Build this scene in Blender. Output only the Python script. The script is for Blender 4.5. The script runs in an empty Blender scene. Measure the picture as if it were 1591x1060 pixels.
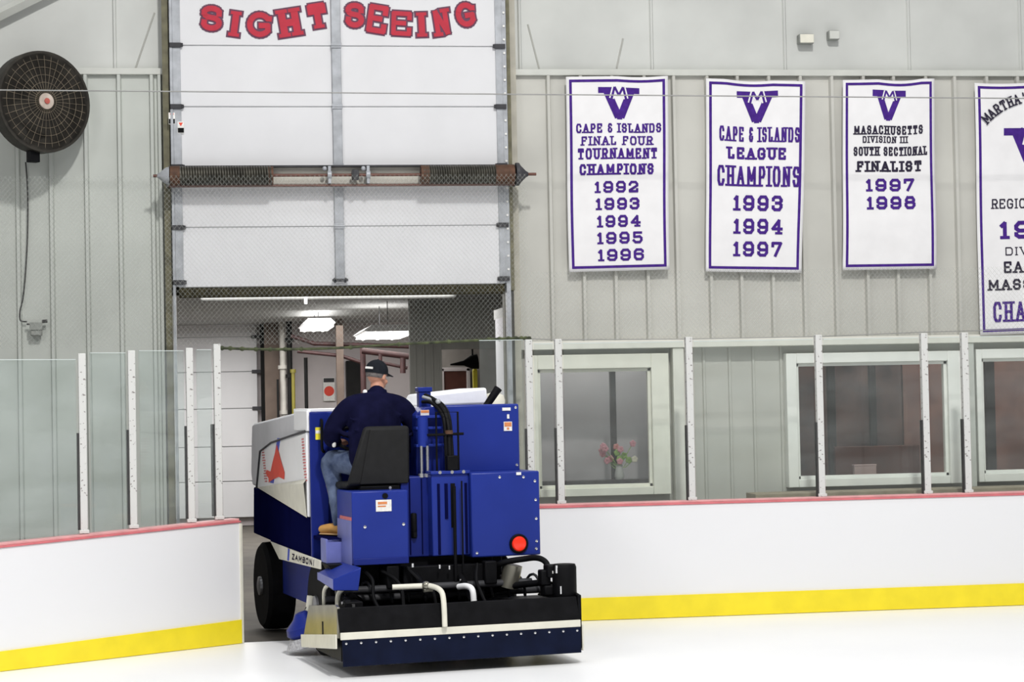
import bpy, math, random
from mathutils import Vector, Matrix, Euler
random.seed(7)
S = bpy.context.scene
COL = S.collection
R = math.radians
S.view_settings.view_transform = 'Standard'
S.view_settings.look = 'None'
S.view_settings.exposure = -0.11

# ------------------------------------------------------------------ camera
F = 3200.0; H = 2.07; YAW = R(8.05); PIT = math.atan(88 / F); ROLL = 0.02
fw = Vector((math.sin(YAW) * math.cos(PIT), math.cos(YAW) * math.cos(PIT), math.sin(PIT)))
r0 = Vector((math.cos(YAW), -math.sin(YAW), 0)); u0 = r0.cross(fw)
CR = r0 * math.cos(ROLL) - u0 * math.sin(ROLL); CU = u0 * math.cos(ROLL) + r0 * math.sin(ROLL)
cd = bpy.data.cameras.new('camera'); cam = bpy.data.objects.new('camera', cd); COL.objects.link(cam)
cd.sensor_width = 36; cd.lens = F / 1591 * 36; cd.clip_end = 200
mw = Matrix.Identity(4)
for i in range(3):
    mw[i][0] = CR[i]; mw[i][1] = CU[i]; mw[i][2] = -fw[i]
mw[2][3] = H
cam.matrix_world = mw
S.camera = cam

def W(x, y, Y):
    """where the sight line through a photo point meets the upright plane at depth Y"""
    d = fw + CR * ((x - 795.5) / F) - CU * ((y - 530) / F)
    t = Y / d.y
    return Vector((d.x * t, Y, H + d.z * t))

# ------------------------------------------------------------------ materials
MATS = {}
def mat(name, col, rough=0.5, metal=0.0, var=0.0, scale=6.0, bump=0.0, spec=0.5, emit=None, stretch=None, var2=None):
    m = bpy.data.materials.new(name); m.use_nodes = True
    nt = m.node_tree; b = nt.nodes['Principled BSDF']
    b.inputs['Roughness'].default_value = rough; b.inputs['Metallic'].default_value = metal
    b.inputs['Specular IOR Level'].default_value = spec
    c = (col[0], col[1], col[2], 1)
    b.inputs['Base Color'].default_value = c
    if emit:
        b.inputs['Emission Color'].default_value = c; b.inputs['Emission Strength'].default_value = emit
    if var or bump or var2:
        tc = nt.nodes.new('ShaderNodeTexCoord'); nz = nt.nodes.new('ShaderNodeTexNoise')
        nz.inputs['Scale'].default_value = scale; nz.inputs['Detail'].default_value = 6
        src = tc.outputs['Object']
        if stretch:
            mp = nt.nodes.new('ShaderNodeMapping'); mp.inputs['Scale'].default_value = stretch
            nt.links.new(src, mp.inputs['Vector']); src = mp.outputs['Vector']
        nt.links.new(src, nz.inputs['Vector'])
        if var or var2:
            rp = nt.nodes.new('ShaderNodeValToRGB')
            lo = var2 if var2 else tuple(max(0, x * (1 - var)) for x in col)
            hi = col if var2 else tuple(min(1, x * (1 + var)) for x in col)
            rp.color_ramp.elements[0].position = 0.32; rp.color_ramp.elements[1].position = 0.68
            rp.color_ramp.elements[0].color = (*lo, 1); rp.color_ramp.elements[1].color = (*hi, 1)
            nt.links.new(nz.outputs['Fac'], rp.inputs['Fac']); nt.links.new(rp.outputs['Color'], b.inputs['Base Color'])
        if bump:
            bp = nt.nodes.new('ShaderNodeBump'); bp.inputs['Strength'].default_value = bump; bp.inputs['Distance'].default_value = 0.01
            nt.links.new(nz.outputs['Fac'], bp.inputs['Height']); nt.links.new(bp.outputs['Normal'], b.inputs['Normal'])
    MATS[name] = m
    return m

def spotted(name, col, spot, scale=40, thr=0.36, rough=0.5):
    m = mat(name, col, rough); nt = m.node_tree; b = nt.nodes['Principled BSDF']
    tc = nt.nodes.new('ShaderNodeTexCoord'); nz = nt.nodes.new('ShaderNodeTexNoise')
    nz.inputs['Scale'].default_value = scale; nz.inputs['Detail'].default_value = 3
    nt.links.new(tc.outputs['Object'], nz.inputs['Vector'])
    rp = nt.nodes.new('ShaderNodeValToRGB')
    e = rp.color_ramp.elements; e[0].position = thr - 0.04; e[1].position = thr
    e[0].color = (*spot, 1); e[1].color = (*col, 1)
    nt.links.new(nz.outputs['Fac'], rp.inputs['Fac']); nt.links.new(rp.outputs['Color'], b.inputs['Base Color'])
    return m

def glass_mat(name, haze, tint, gloss, hazecol=(0.8, 0.85, 0.84), rough=0.02, streak=True):
    m = bpy.data.materials.new(name); m.use_nodes = True; nt = m.node_tree
    for n in list(nt.nodes): nt.nodes.remove(n)
    out = nt.nodes.new('ShaderNodeOutputMaterial')
    tr = nt.nodes.new('ShaderNodeBsdfTransparent'); tr.inputs['Color'].default_value = (*tint, 1)
    df = nt.nodes.new('ShaderNodeBsdfDiffuse'); df.inputs['Color'].default_value = (*hazecol, 1)
    gl = nt.nodes.new('ShaderNodeBsdfGlossy'); gl.inputs['Roughness'].default_value = rough
    m1 = nt.nodes.new('ShaderNodeMixShader'); m1.inputs[0].default_value = haze
    m2 = nt.nodes.new('ShaderNodeMixShader'); m2.inputs[0].default_value = gloss
    nt.links.new(tr.outputs[0], m1.inputs[1]); nt.links.new(df.outputs[0], m1.inputs[2])
    nt.links.new(m1.outputs[0], m2.inputs[1]); nt.links.new(gl.outputs[0], m2.inputs[2])
    nt.links.new(m2.outputs[0], out.inputs[0])
    if streak:
        tc = nt.nodes.new('ShaderNodeTexCoord'); nz = nt.nodes.new('ShaderNodeTexNoise')
        mp = nt.nodes.new('ShaderNodeMapping'); mp.inputs['Scale'].default_value = (0.7, 0.7, 2.2)
        nt.links.new(tc.outputs['Object'], mp.inputs['Vector']); nt.links.new(mp.outputs[0], nz.inputs['Vector'])
        nz.inputs['Scale'].default_value = 1.6; nz.inputs['Detail'].default_value = 5
        mr = nt.nodes.new('ShaderNodeMapRange'); mr.inputs[1].default_value = 0.35; mr.inputs[2].default_value = 0.7
        mr.inputs[3].default_value = haze * 0.4; mr.inputs[4].default_value = haze * 1.6
        nt.links.new(nz.outputs['Fac'], mr.inputs[0]); nt.links.new(mr.outputs[0], m1.inputs[0])
    return m

M_wall = mat('painted_metal_siding', (0.49, 0.51, 0.475), 0.55, var=0.07, scale=1.4, bump=0.05, spec=0.2)
M_wall_r = mat('painted_metal_siding_warm', (0.51, 0.505, 0.465), 0.55, var=0.07, scale=1.4, bump=0.05, spec=0.2)
M_upper = mat('vinyl_insulation', (0.53, 0.54, 0.515), 0.6, var=0.10, scale=1.1, bump=0.15)
M_trimw = mat('cream_trim_paint', (0.74, 0.73, 0.66), 0.5, var=0.05)
M_trimg = mat('grey_trim_paint', (0.55, 0.56, 0.52), 0.5, var=0.05)
M_ice = mat('resurfaced_ice', (0.95, 0.955, 0.965), 0.38, var2=(0.90, 0.905, 0.92), scale=0.55, spec=0.3)
M_conc = mat('garage_concrete', (0.085, 0.075, 0.062), 0.8, var=0.25, scale=2.5)
M_board = spotted('board_plastic', (0.83, 0.83, 0.845), (0.82, 0.83, 0.83), 9, 0.335, 0.4)
M_yellow = mat('yellow_kickplate', (0.90, 0.73, 0.018), 0.4, var=0.05, scale=5)
M_red = mat('red_cap_plastic', (0.66, 0.17, 0.19), 0.45, var=0.1, scale=8)
M_redl = mat('pink_cap_edge', (0.75, 0.40, 0.40), 0.5, var=0.1, scale=8)
M_post = spotted('white_post_paint', (0.66, 0.66, 0.64), (0.26, 0.24, 0.23), 34, 0.385)
M_gasket = mat('dark_gasket', (0.06, 0.06, 0.06), 0.6, var=0.2, scale=9, spec=0.15)
M_doorw = mat('white_door_enamel', (0.68, 0.68, 0.695), 0.45, var=0.03, scale=2, bump=0.04)
M_dooredge = mat('door_joint_grey', (0.48, 0.49, 0.50), 0.5, var=0.1)
M_galv = mat('galvanised_steel', (0.38, 0.395, 0.42), 0.5, 0.2, var=0.18, scale=9)
M_olive = mat('olive_jamb_paint', (0.13, 0.12, 0.07), 0.6, var=0.35, scale=9)
M_jambbeige = mat('beige_jamb_paint', (0.40, 0.38, 0.32), 0.6, var=0.12)
M_seal = mat('bottom_seal_rubber', (0.03, 0.025, 0.010), 0.7, var=0.4, scale=14, spec=0.2)
M_rust = mat('oily_spring_steel', (0.075, 0.07, 0.055), 0.45, 0.5, var2=(0.03, 0.028, 0.022), scale=8)
M_rusty = mat('rusty_steel', (0.085, 0.037, 0.018), 0.7, 0.1, var=0.4, scale=14)
M_shaft = mat('brown_shaft', (0.13, 0.055, 0.04), 0.6, 0.2, var=0.2)
M_gap = mat('backing_plate_beige', (0.55, 0.53, 0.47), 0.6, var=0.05)  # own colour of the backing plate behind the spring shaft
M_letred = mat('sign_red', (0.46, 0.008, 0.032), 0.6, var=0.08, scale=10)
M_letnavy = mat('sign_outline_maroon', (0.10, 0.02, 0.06), 0.5, var=0.1)
M_cloth = mat('white_banner_cloth', (0.80, 0.79, 0.795), 0.85, var=0.03, scale=5, bump=0.08, spec=0.1)
M_purple = mat('purple_felt', (0.062, 0.022, 0.21), 0.85, var=0.15, scale=20, spec=0.1)
M_black_l = mat('black_felt', (0.03, 0.025, 0.045), 0.85, var=0.15, scale=20, spec=0.1)
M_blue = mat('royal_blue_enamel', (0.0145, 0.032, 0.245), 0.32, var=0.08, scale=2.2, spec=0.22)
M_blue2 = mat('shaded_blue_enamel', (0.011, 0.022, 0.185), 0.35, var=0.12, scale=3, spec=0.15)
M_lilac = mat('pale_lit_blue', (0.15, 0.17, 0.44), 0.4, var=0.1, scale=6, spec=0.25)  # pale blue; puts the light on seat box and fender into the colour
M_navy = mat('navy_enamel', (0.004, 0.005, 0.040), 0.7, var=0.15, scale=3, spec=0.0)
M_flap = mat('navy_rubber_flap', (0.004, 0.007, 0.024), 0.5, var=0.25, scale=5, spec=0.1)
M_black = mat('black_steel', (0.005, 0.005, 0.006), 0.55, var=0.3, scale=8, spec=0.1)
M_blackr = mat('black_rubber', (0.007, 0.007, 0.008), 0.7, var=0.25, scale=10, bump=0.1, spec=0.08)
M_dgrey = mat('dark_grey_steel', (0.05, 0.05, 0.055), 0.5, var=0.2, scale=8, spec=0.2)
M_steel = mat('dull_steel_plate', (0.24, 0.23, 0.19), 0.3, 0.7, var=0.2, scale=5)
M_chrome = mat('polished_rod', (0.75, 0.75, 0.76), 0.15, 0.9, var=0.05)
M_cream = mat('cream_enamel', (0.72, 0.70, 0.60), 0.45, var=0.06, scale=8)
M_white = mat('white_enamel', (0.90, 0.90, 0.91), 0.4, var=0.04, scale=3)
M_whiteg = mat('grey_white_shell', (0.68, 0.68, 0.71), 0.45, var=0.07, scale=3)
M_snow = mat('packed_snow', (0.93, 0.94, 0.96), 0.8, var=0.03, scale=9, bump=0.4)
M_seatv = mat('charcoal_vinyl', (0.014, 0.014, 0.0145), 0.6, var=0.12, scale=14, spec=0.16)
M_tail = mat('red_lens', (0.85, 0.03, 0.01), 0.2, emit=0.35, var=0.05)
M_orange = mat('orange_print', (0.65, 0.23, 0.08), 0.5, var=0.1, scale=30)
M_label = mat('label_white', (0.80, 0.79, 0.76), 0.5, var=0.08, scale=40)
M_redpr = mat('red_print', (0.75, 0.05, 0.02), 0.5, var=0.08)
M_pinkpr = mat('faded_red_print', (0.58, 0.14, 0.14), 0.5, var=0.1, scale=30)
M_bluepr = mat('blue_print', (0.03, 0.06, 0.45), 0.5, var=0.08)
M_hub = mat('grey_wheel_rim', (0.20, 0.20, 0.21), 0.35, 0.6, var=0.2, scale=8)
M_skin = mat('skin', (0.55, 0.27, 0.18), 0.55, var=0.08, scale=12)
M_hair = mat('grey_hair', (0.16, 0.145, 0.14), 0.8, var=0.3, scale=40, bump=0.4, spec=0.1)
M_jacket = mat('navy_jacket_cloth', (0.006, 0.0062, 0.025), 0.85, var=0.25, scale=9, bump=0.5, spec=0.03)
M_jeans = mat('blue_denim', (0.035, 0.05, 0.10), 0.85, var2=(0.14, 0.18, 0.28), scale=9, bump=0.4, spec=0.1)
M_boot = mat('tan_leather', (0.52, 0.27, 0.07), 0.6, var=0.15, scale=12)
M_sole = mat('boot_sole', (0.42, 0.26, 0.12), 0.7, var=0.1)
M_cap = mat('black_cap_cloth', (0.014, 0.016, 0.020), 0.8, var=0.2, scale=20, bump=0.2, spec=0.05)
M_eye = mat('eye_white', (0.8, 0.8, 0.78), 0.2, var=0.02)
M_lip = mat('lip', (0.42, 0.16, 0.13), 0.5, var=0.05)
M_fan = mat('brown_fan_metal', (0.17, 0.14, 0.10), 0.6, 0.2, var=0.35, scale=12)
M_fanrim = mat('dark_fan_rim', (0.030, 0.026, 0.020), 0.55, 0.3, var=0.3, scale=12)
M_blade = mat('mottled_fan_blade', (0.60, 0.52, 0.45), 0.6, 0.0, var2=(0.28, 0.21, 0.17), scale=5)  # pale brown, mottled at random
M_hubr = mat('red_badge', (0.42, 0.09, 0.07), 0.5, var=0.2)
M_cord = mat('dark_cord', (0.03, 0.03, 0.03), 0.6, var=0.1)
M_boxg = mat('grey_box_enamel', (0.26, 0.27, 0.25), 0.5, var=0.1)
M_beam = mat('grey_garage_ceiling', (0.36, 0.36, 0.35), 0.7, var=0.08, scale=3)
M_gwall = mat('pale_garage_wall', (0.62, 0.57, 0.57), 0.6, var=0.08, scale=1.5)
M_gwall2 = mat('grey_partition', (0.21, 0.21, 0.19), 0.65, var=0.14, scale=1.2, stretch=(6, 1, 0.3))
M_brown = mat('brown_column_paint', (0.13, 0.095, 0.075), 0.65, var=0.2, scale=4)
M_pipe = mat('maroon_pipe_paint', (0.045, 0.016, 0.016), 0.55, var=0.3, scale=8)
M_pipew = mat('grey_white_pipe', (0.50, 0.48, 0.44), 0.5, var=0.12, scale=6)
M_pipeb = mat('black_pipe', (0.012, 0.012, 0.012), 0.55, var=0.2, spec=0.15)
M_pipey = mat('yellow_pipe', (0.22, 0.19, 0.03), 0.5, var=0.15)
M_yel2 = mat('bright_yellow', (0.80, 0.70, 0.04), 0.5, var=0.1)
M_tube = mat('fluorescent_tube', (1.0, 0.98, 0.95), 0.5, emit=4.0, var=0.005)
M_reddoor = mat('dark_red_door', (0.11, 0.035, 0.025), 0.5, var=0.15)
M_darkroom = mat('dim_room_finish', (0.36, 0.22, 0.19), 0.8, var2=(0.10, 0.07, 0.075), scale=2.2)
M_darkroom2 = mat('dim_room_brick', (0.60, 0.33, 0.27), 0.8, var2=(0.33, 0.19, 0.17), scale=2.6)
M_greyroom = mat('grey_reflection_finish', (0.52, 0.51, 0.54), 0.8, var=0.12, scale=1.0)  # grey of the left window's reflection, put into the room colour
M_mull = mat('dark_mullion', (0.045, 0.035, 0.035), 0.6, var=0.2)
M_sill = mat('tan_ledge', (0.33, 0.28, 0.20), 0.6, var=0.15, scale=5)
M_pinkb = mat('pale_pink_card', (0.62, 0.46, 0.45), 0.6, var=0.1)
M_flr = [mat('pink_petals', (0.75, 0.35, 0.42), 0.7, var=0.2, scale=30), mat('pale_petals', (0.85, 0.82, 0.70), 0.7, var=0.1, scale=30),
         mat('leaf_green', (0.30, 0.48, 0.13), 0.7, var=0.3, scale=30), mat('coral_petals', (0.70, 0.28, 0.26), 0.7, var=0.2, scale=30)]
M_vase = mat('pale_vase', (0.60, 0.62, 0.62), 0.3, var=0.05)
M_rope = mat('green_black_rope', (0.10, 0.12, 0.05), 0.8, var2=(0.02, 0.025, 0.015), scale=16)
M_wire = mat('grey_wire', (0.34, 0.34, 0.33), 0.5, 0.3, var=0.1)
M_glass = glass_mat('rink_glass', 0.032, (0.95, 0.97, 0.96), 0.02)
M_glass_l = glass_mat('rink_glass_hazy', 0.095, (0.92, 0.95, 0.94), 0.03)
M_pane = glass_mat('window_glass', 0.015, (0.88, 0.87, 0.86), 0.03, rough=0.03, streak=False)

# netting: thin knotted strands, clear between them
def net_material():
    m = bpy.data.materials.new('diamond_netting'); m.use_nodes = True; nt = m.node_tree
    for n in list(nt.nodes): nt.nodes.remove(n)
    L = nt.links.new
    out = nt.nodes.new('ShaderNodeOutputMaterial'); tc = nt.nodes.new('ShaderNodeTexCoord')
    sp = nt.nodes.new('ShaderNodeSeparateXYZ'); L(tc.outputs['Object'], sp.inputs[0])
    def M(op, a, b=None):
        n = nt.nodes.new('ShaderNodeMath'); n.operation = op
        for i, v in enumerate((a, b)):
            if v is None: continue
            if isinstance(v, (int, float)): n.inputs[i].default_value = v
            else: L(v, n.inputs[i])
        return n.outputs[0]
    P = 0.050
    def strand(s):
        q = M('DIVIDE', M('ADD', M('MULTIPLY', sp.outputs['X'], 1.15), M('MULTIPLY', sp.outputs['Z'], s)), P)
        fr = M('FRACT', M('ADD', q, 1000.0))
        return M('LESS_THAN', fr, 0.12)
    k = M('MAXIMUM', strand(1.0), strand(-1.0))
    tr = nt.nodes.new('ShaderNodeBsdfTransparent'); df = nt.nodes.new('ShaderNodeBsdfDiffuse')
    df.inputs['Color'].default_value = (0.40, 0.41, 0.38, 1)
    mx = nt.nodes.new('ShaderNodeMixShader'); L(M('MULTIPLY', k, 0.36), mx.inputs[0]); L(tr.outputs[0], mx.inputs[1]); L(df.outputs[0], mx.inputs[2])
    L(mx.outputs[0], out.inputs[0])
    return m
M_net = net_material()

# ------------------------------------------------------------------ mesh helpers
class MB:
    def __init__(s): s.v = []; s.f = []
    def add(s, vs, fs):
        b = len(s.v); s.v += [tuple(p) for p in vs]; s.f += [tuple(b + i for i in f) for f in fs]; return s
    def box(s, x0, x1, y0, y1, z0, z1):
        vs = [(x, y, z) for z in (z0, z1) for y in (y0, y1) for x in (x0, x1)]
        return s.add(vs, [(0, 2, 3, 1), (4, 5, 7, 6), (0, 1, 5, 4), (2, 6, 7, 3), (0, 4, 6, 2), (1, 3, 7, 5)])
    def hexa(s, bot, top):
        return s.add(list(bot) + list(top), [(3, 2, 1, 0), (4, 5, 6, 7), (0, 1, 5, 4), (1, 2, 6, 5), (2, 3, 7, 6), (3, 0, 4, 7)])
    def prism(s, poly, axis, a, b):
        """poly: 2-D outline in the two other axes, pushed from a to b along axis"""
        def mk(p, t):
            return (t, p[0], p[1]) if axis == 0 else (p[0], t, p[1]) if axis == 1 else (p[0], p[1], t)
        n = len(poly)
        vs = [mk(p, a) for p in poly] + [mk(p, b) for p in poly]
        return s.add(vs, [tuple(range(n))[::-1], tuple(range(n, 2 * n))] + [(i, (i + 1) % n, n + (i + 1) % n, n + i) for i in range(n)])
    def loft(s, rings, cap=True, close=False):
        n = len(rings[0]); b = len(s.v)
        for r in rings: s.v += [tuple(p) for p in r]
        m = len(rings)
        for k in range(m if close else m - 1):
            k2 = (k + 1) % m
            for i in range(n):
                j = (i + 1) % n
                s.f.append((b + k * n + i, b + k * n + j, b + k2 * n + j, b + k2 * n + i))
        if cap and not close:
            s.f.append(tuple(b + i for i in range(n))[::-1]); s.f.append(tuple(b + (m - 1) * n + i for i in range(n)))
        return s
    def tube(s, pts, r, seg=10, close=False):
        pts = [Vector(p) for p in pts]; rings = []; m = len(pts)
        prev = None
        for i, p in enumerate(pts):
            if close: t = (pts[(i + 1) % m] - pts[i - 1]).normalized()
            else: t = (pts[min(i + 1, m - 1)] - pts[max(i - 1, 0)]).normalized()
            if prev is None:
                h = Vector((0, 0, 1)) if abs(t.z) < 0.9 else Vector((1, 0, 0))
            else: h = prev
            a = (h - t * h.dot(t)).normalized(); prev = a; c = t.cross(a)
            rr = r[i] if isinstance(r, (list, tuple)) else r
            rings.append([p + (a * math.cos(2 * math.pi * k / seg) + c * math.sin(2 * math.pi * k / seg)) * rr for k in range(seg)])
        return s.loft(rings, True, close)
    def cyl(s, p0, p1, r, seg=20): return s.tube([p0, p1], r, seg)
    def lathe(s, c, axis, prof, seg=32):
        """prof: (offset along axis, radius)"""
        a = Vector(axis).normalized(); h = Vector((0, 0, 1)) if abs(a.z) < 0.9 else Vector((1, 0, 0))
        e1 = (h - a * h.dot(a)).normalized(); e2 = a.cross(e1); c = Vector(c)
        return s.loft([[c + a * o + (e1 * math.cos(2 * math.pi * k / seg) + e2 * math.sin(2 * math.pi * k / seg)) * max(r, 1e-4) for k in range(seg)] for o, r in prof])
    def ball(s, c, rx, ry=None, rz=None, seg=14):
        ry = ry or rx; rz = rz or rx; c = Vector(c); rings = []
        for i in range(seg // 2 + 1):
            th = max(1e-3, min(math.pi - 1e-3, math.pi * i / (seg // 2)))
            rings.append([c + Vector((rx * math.sin(th) * math.cos(2 * math.pi * k / seg), ry * math.sin(th) * math.sin(2 * math.pi * k / seg), -rz * math.cos(th))) for k in range(seg)])
        return s.loft(rings)
    def quad(s, a, b, c, d): return s.add([a, b, c, d], [(0, 1, 2, 3)])
    def xf(s, M):
        s.v = [tuple(M @ Vector(p)) for p in s.v]; return s
    def build(s, name, m, parent=None, bevel=0.0, seg=2, smooth=True):
        me = bpy.data.meshes.new(name); me.from_pydata(s.v, [], s.f); me.validate(); me.update()
        import bmesh
        bm = bmesh.new(); bm.from_mesh(me); bmesh.ops.recalc_face_normals(bm, faces=bm.faces); bm.to_mesh(me); bm.free()
        if smooth:
            me.polygons.foreach_set('use_smooth', [True] * len(me.polygons)); me.set_sharp_from_angle(angle=R(38))
        me.materials.append(m)
        o = bpy.data.objects.new(name, me); COL.objects.link(o)
        if parent is not None: o.parent = parent
        if bevel:
            md = o.modifiers.new('bevel', 'BEVEL'); md.width = bevel; md.segments = seg; md.limit_method = 'ANGLE'; md.angle_limit = R(40)
        return o

def tag(o, label=None, cat=None, group=None, kind=None):
    if label: o['label'] = label
    if cat: o['category'] = cat
    if group: o['group'] = group
    if kind: o['kind'] = kind
    return o
def empty(name, loc, label=None, cat=None, group=None, kind=None, rz=0.0):
    o = bpy.data.objects.new(name, None); COL.objects.link(o); o.location = loc; o.rotation_euler = (0, 0, rz); o.empty_display_size = 0.2
    return tag(o, label, cat, group, kind)
def struct(name, mb, m, label=None, cat=None, parent=None, bevel=0.0):
    o = mb.build(name, m, parent, bevel)
    if parent is None: tag(o, label, cat, None, 'structure')
    return o

# ------------------------------------------------------------------ stroke lettering (block capitals with slab serifs)
c = 0.22
def arc(cx, cy, rx, ry, a0, a1, n=9):
    return [(cx + rx * math.cos(R(a0 + (a1 - a0) * i / n)), cy + ry * math.sin(R(a0 + (a1 - a0) * i / n))) for i in range(n + 1)]
GL = {
 's': (0.80, [[(0.97, 0.74)] + arc(.5, .76, .5, .24, 20, 240) + arc(.5, .25, .5, .27, 70, -165, 12) + [(0.03, 0.27)]], []),
 'g': (0.95, [[(0.97, 0.80)] + arc(.5, .5, .5, .5, 38, 322, 18) + [(0.90, 0.45), (0.58, 0.45)]], []),
 'A': (0.80, [[(0, 0), (0.5, 1), (1, 0)], [(0.2, 0.36), (0.8, 0.36)]], [(0, 0), (1, 0)]),
 'B': (0.72, [[(0, 0), (0, 1), (0.75, 1), (1, 0.85), (1, 0.65), (0.75, 0.52), (0, 0.52)], [(0.75, 0.52), (1, 0.38), (1, 0.15), (0.75, 0), (0, 0)]], []),
 'C': (0.72, [[(1, 0.72), (1, 1 - c), (1 - c, 1), (c, 1), (0, 1 - c), (0, c), (c, 0), (1 - c, 0), (1, c), (1, 0.26)]], []),
 'D': (0.74, [[(0, 0), (0, 1), (1 - c, 1), (1, 1 - c), (1, c), (1 - c, 0), (0, 0)]], []),
 'E': (0.70, [[(1, 0.2), (1, 0), (0, 0), (0, 1), (1, 1), (1, 0.8)], [(0, 0.52), (0.65, 0.52)]], []),
 'F': (0.70, [[(0.1, 0), (0.1, 1), (1, 1), (1, 0.78)], [(0.1, 0.52), (0.7, 0.52)]], [(0.1, 0)]),
 'G': (0.76, [[(1, 0.74), (1, 1 - c), (1 - c, 1), (c, 1), (0, 1 - c), (0, c), (c, 0), (1 - c, 0), (1, c), (1, 0.46), (0.58, 0.46)]], []),
 'H': (0.78, [[(0.08, 0), (0.08, 1)], [(0.92, 0), (0.92, 1)], [(0.08, 0.5), (0.92, 0.5)]], [(0.08, 0), (0.08, 1), (0.92, 0), (0.92, 1)]),
 'I': (0.34, [[(0.5, 0), (0.5, 1)]], [(0.5, 0), (0.5, 1)]),
 'L': (0.66, [[(0.1, 1), (0.1, 0), (1, 0), (1, 0.25)]], [(0.1, 1)]),
 'M': (0.95, [[(0.06, 0), (0.06, 1), (0.5, 0.25), (0.94, 1), (0.94, 0)]], [(0.06, 0), (0.94, 0)]),
 'N': (0.80, [[(0.06, 0), (0.06, 1), (0.94, 0), (0.94, 1)]], [(0.06, 0), (0.94, 1)]),
 'O': (0.76, [[(c, 1), (0, 1 - c), (0, c), (c, 0), (1 - c, 0), (1, c), (1, 1 - c), (1 - c, 1), (c, 1)]], []),
 'P': (0.70, [[(0.08, 0), (0.08, 1), (1 - c, 1), (1, 1 - c), (1, 0.62), (1 - c, 0.45), (0.08, 0.45)]], [(0.08, 0)]),
 'R': (0.76, [[(0.08, 0), (0.08, 1), (1 - c, 1), (1, 1 - c), (1, 0.64), (1 - c, 0.48), (0.08, 0.48)], [(0.55, 0.48), (0.95, 0)]], [(0.08, 0), (0.95, 0)]),
 'S': (0.70, [[(1, 0.76), (1, 1 - c), (1 - c, 1), (c, 1), (0, 1 - c), (0, 0.66), (c, 0.52), (1 - c, 0.52), (1, 0.38), (1, c), (1 - c, 0), (c, 0), (0, c), (0, 0.26)]], []),
 'T': (0.74, [[(0, 0.76), (0, 1), (1, 1), (1, 0.76)], [(0.5, 1), (0.5, 0)]], [(0.5, 0)]),
 'U': (0.78, [[(0.06, 1), (0.06, c), (c + 0.06, 0), (0.94 - c, 0), (0.94, c), (0.94, 1)]], [(0.06, 1), (0.94, 1)]),
 'V': (0.80, [[(0, 1), (0.5, 0), (1, 1)]], [(0, 1), (1, 1)]),
 'Y': (0.80, [[(0, 1), (0.5, 0.48), (1, 1)], [(0.5, 0.48), (0.5, 0)]], [(0, 1), (1, 1), (0.5, 0)]),
 'Z': (0.72, [[(0, 1), (1, 1), (0, 0), (1, 0)]], []),
 '&': (0.62, [[(0.95, 0.85), (0.75, 1), (0.3, 1), (0.1, 0.84), (0.1, 0.66), (0.3, 0.54), (0.6, 0.54)], [(0.3, 0.54), (0, 0.36), (0, 0.18), (0.25, 0), (0.75, 0), (1, 0.2), (1, 0.34)]], []),
 "'": (0.25, [[(0.5, 1), (0.4, 0.75)]], []),
 '1': (0.42, [[(0.1, 0.82), (0.55, 1), (0.55, 0)]], [(0.55, 0)]),
 '2': (0.70, [[(0, 0.74), (0, 1 - c), (c, 1), (1 - c, 1), (1, 1 - c), (1, 0.62), (0, 0.12), (0, 0), (1, 0), (1, 0.2)]], []),
 '3': (0.70, [[(0, 0.78), (0, 1 - c * 0.6), (c, 1), (1 - c, 1), (1, 1 - c), (1, 0.68), (1 - c, 0.53), (0.4, 0.53)], [(1 - c, 0.53), (1, 0.38), (1, c), (1 - c, 0), (c, 0), (0, c * 0.6), (0, 0.22)]], []),
 '4': (0.74, [[(0.72, 0), (0.72, 1), (0, 0.32), (1, 0.32)]], [(0.72, 0)]),
 '5': (0.70, [[(0.95, 1), (0.08, 1), (0.08, 0.56), (1 - c, 0.6), (1, 0.44), (1, c), (1 - c, 0), (c, 0), (0, 0.18)]], []),
 '6': (0.70, [[(1, 0.8), (1, 1 - c * 0.6), (1 - c, 1), (c, 1), (0, 1 - c), (0, c), (c, 0), (1 - c, 0), (1, c), (1, 0.4), (1 - c, 0.56), (0, 0.56)]], []),
 '7': (0.70, [[(0, 0.78), (0, 1), (1, 1), (0.35, 0)]], []),
 '8': (0.72, [[(c, 1), (0.05, 1 - c), (0.05, 0.68), (c, 0.53), (1 - c, 0.53), (0.95, 0.68), (0.95, 1 - c), (1 - c, 1), (c, 1)], [(c, 0.53), (0, 0.38), (0, c), (c, 0), (1 - c, 0), (1, c), (1, 0.38), (1 - c, 0.53)]], []),
 '9': (0.70, [[(0, 0.2), (0, c * 0.6), (c, 0), (1 - c, 0), (1, c), (1, 1 - c), (1 - c, 1), (c, 1), (0, 1 - c), (0, 0.6), (c, 0.44), (1, 0.44)]], []),
 ' ': (0.34, [], []),
}
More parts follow.
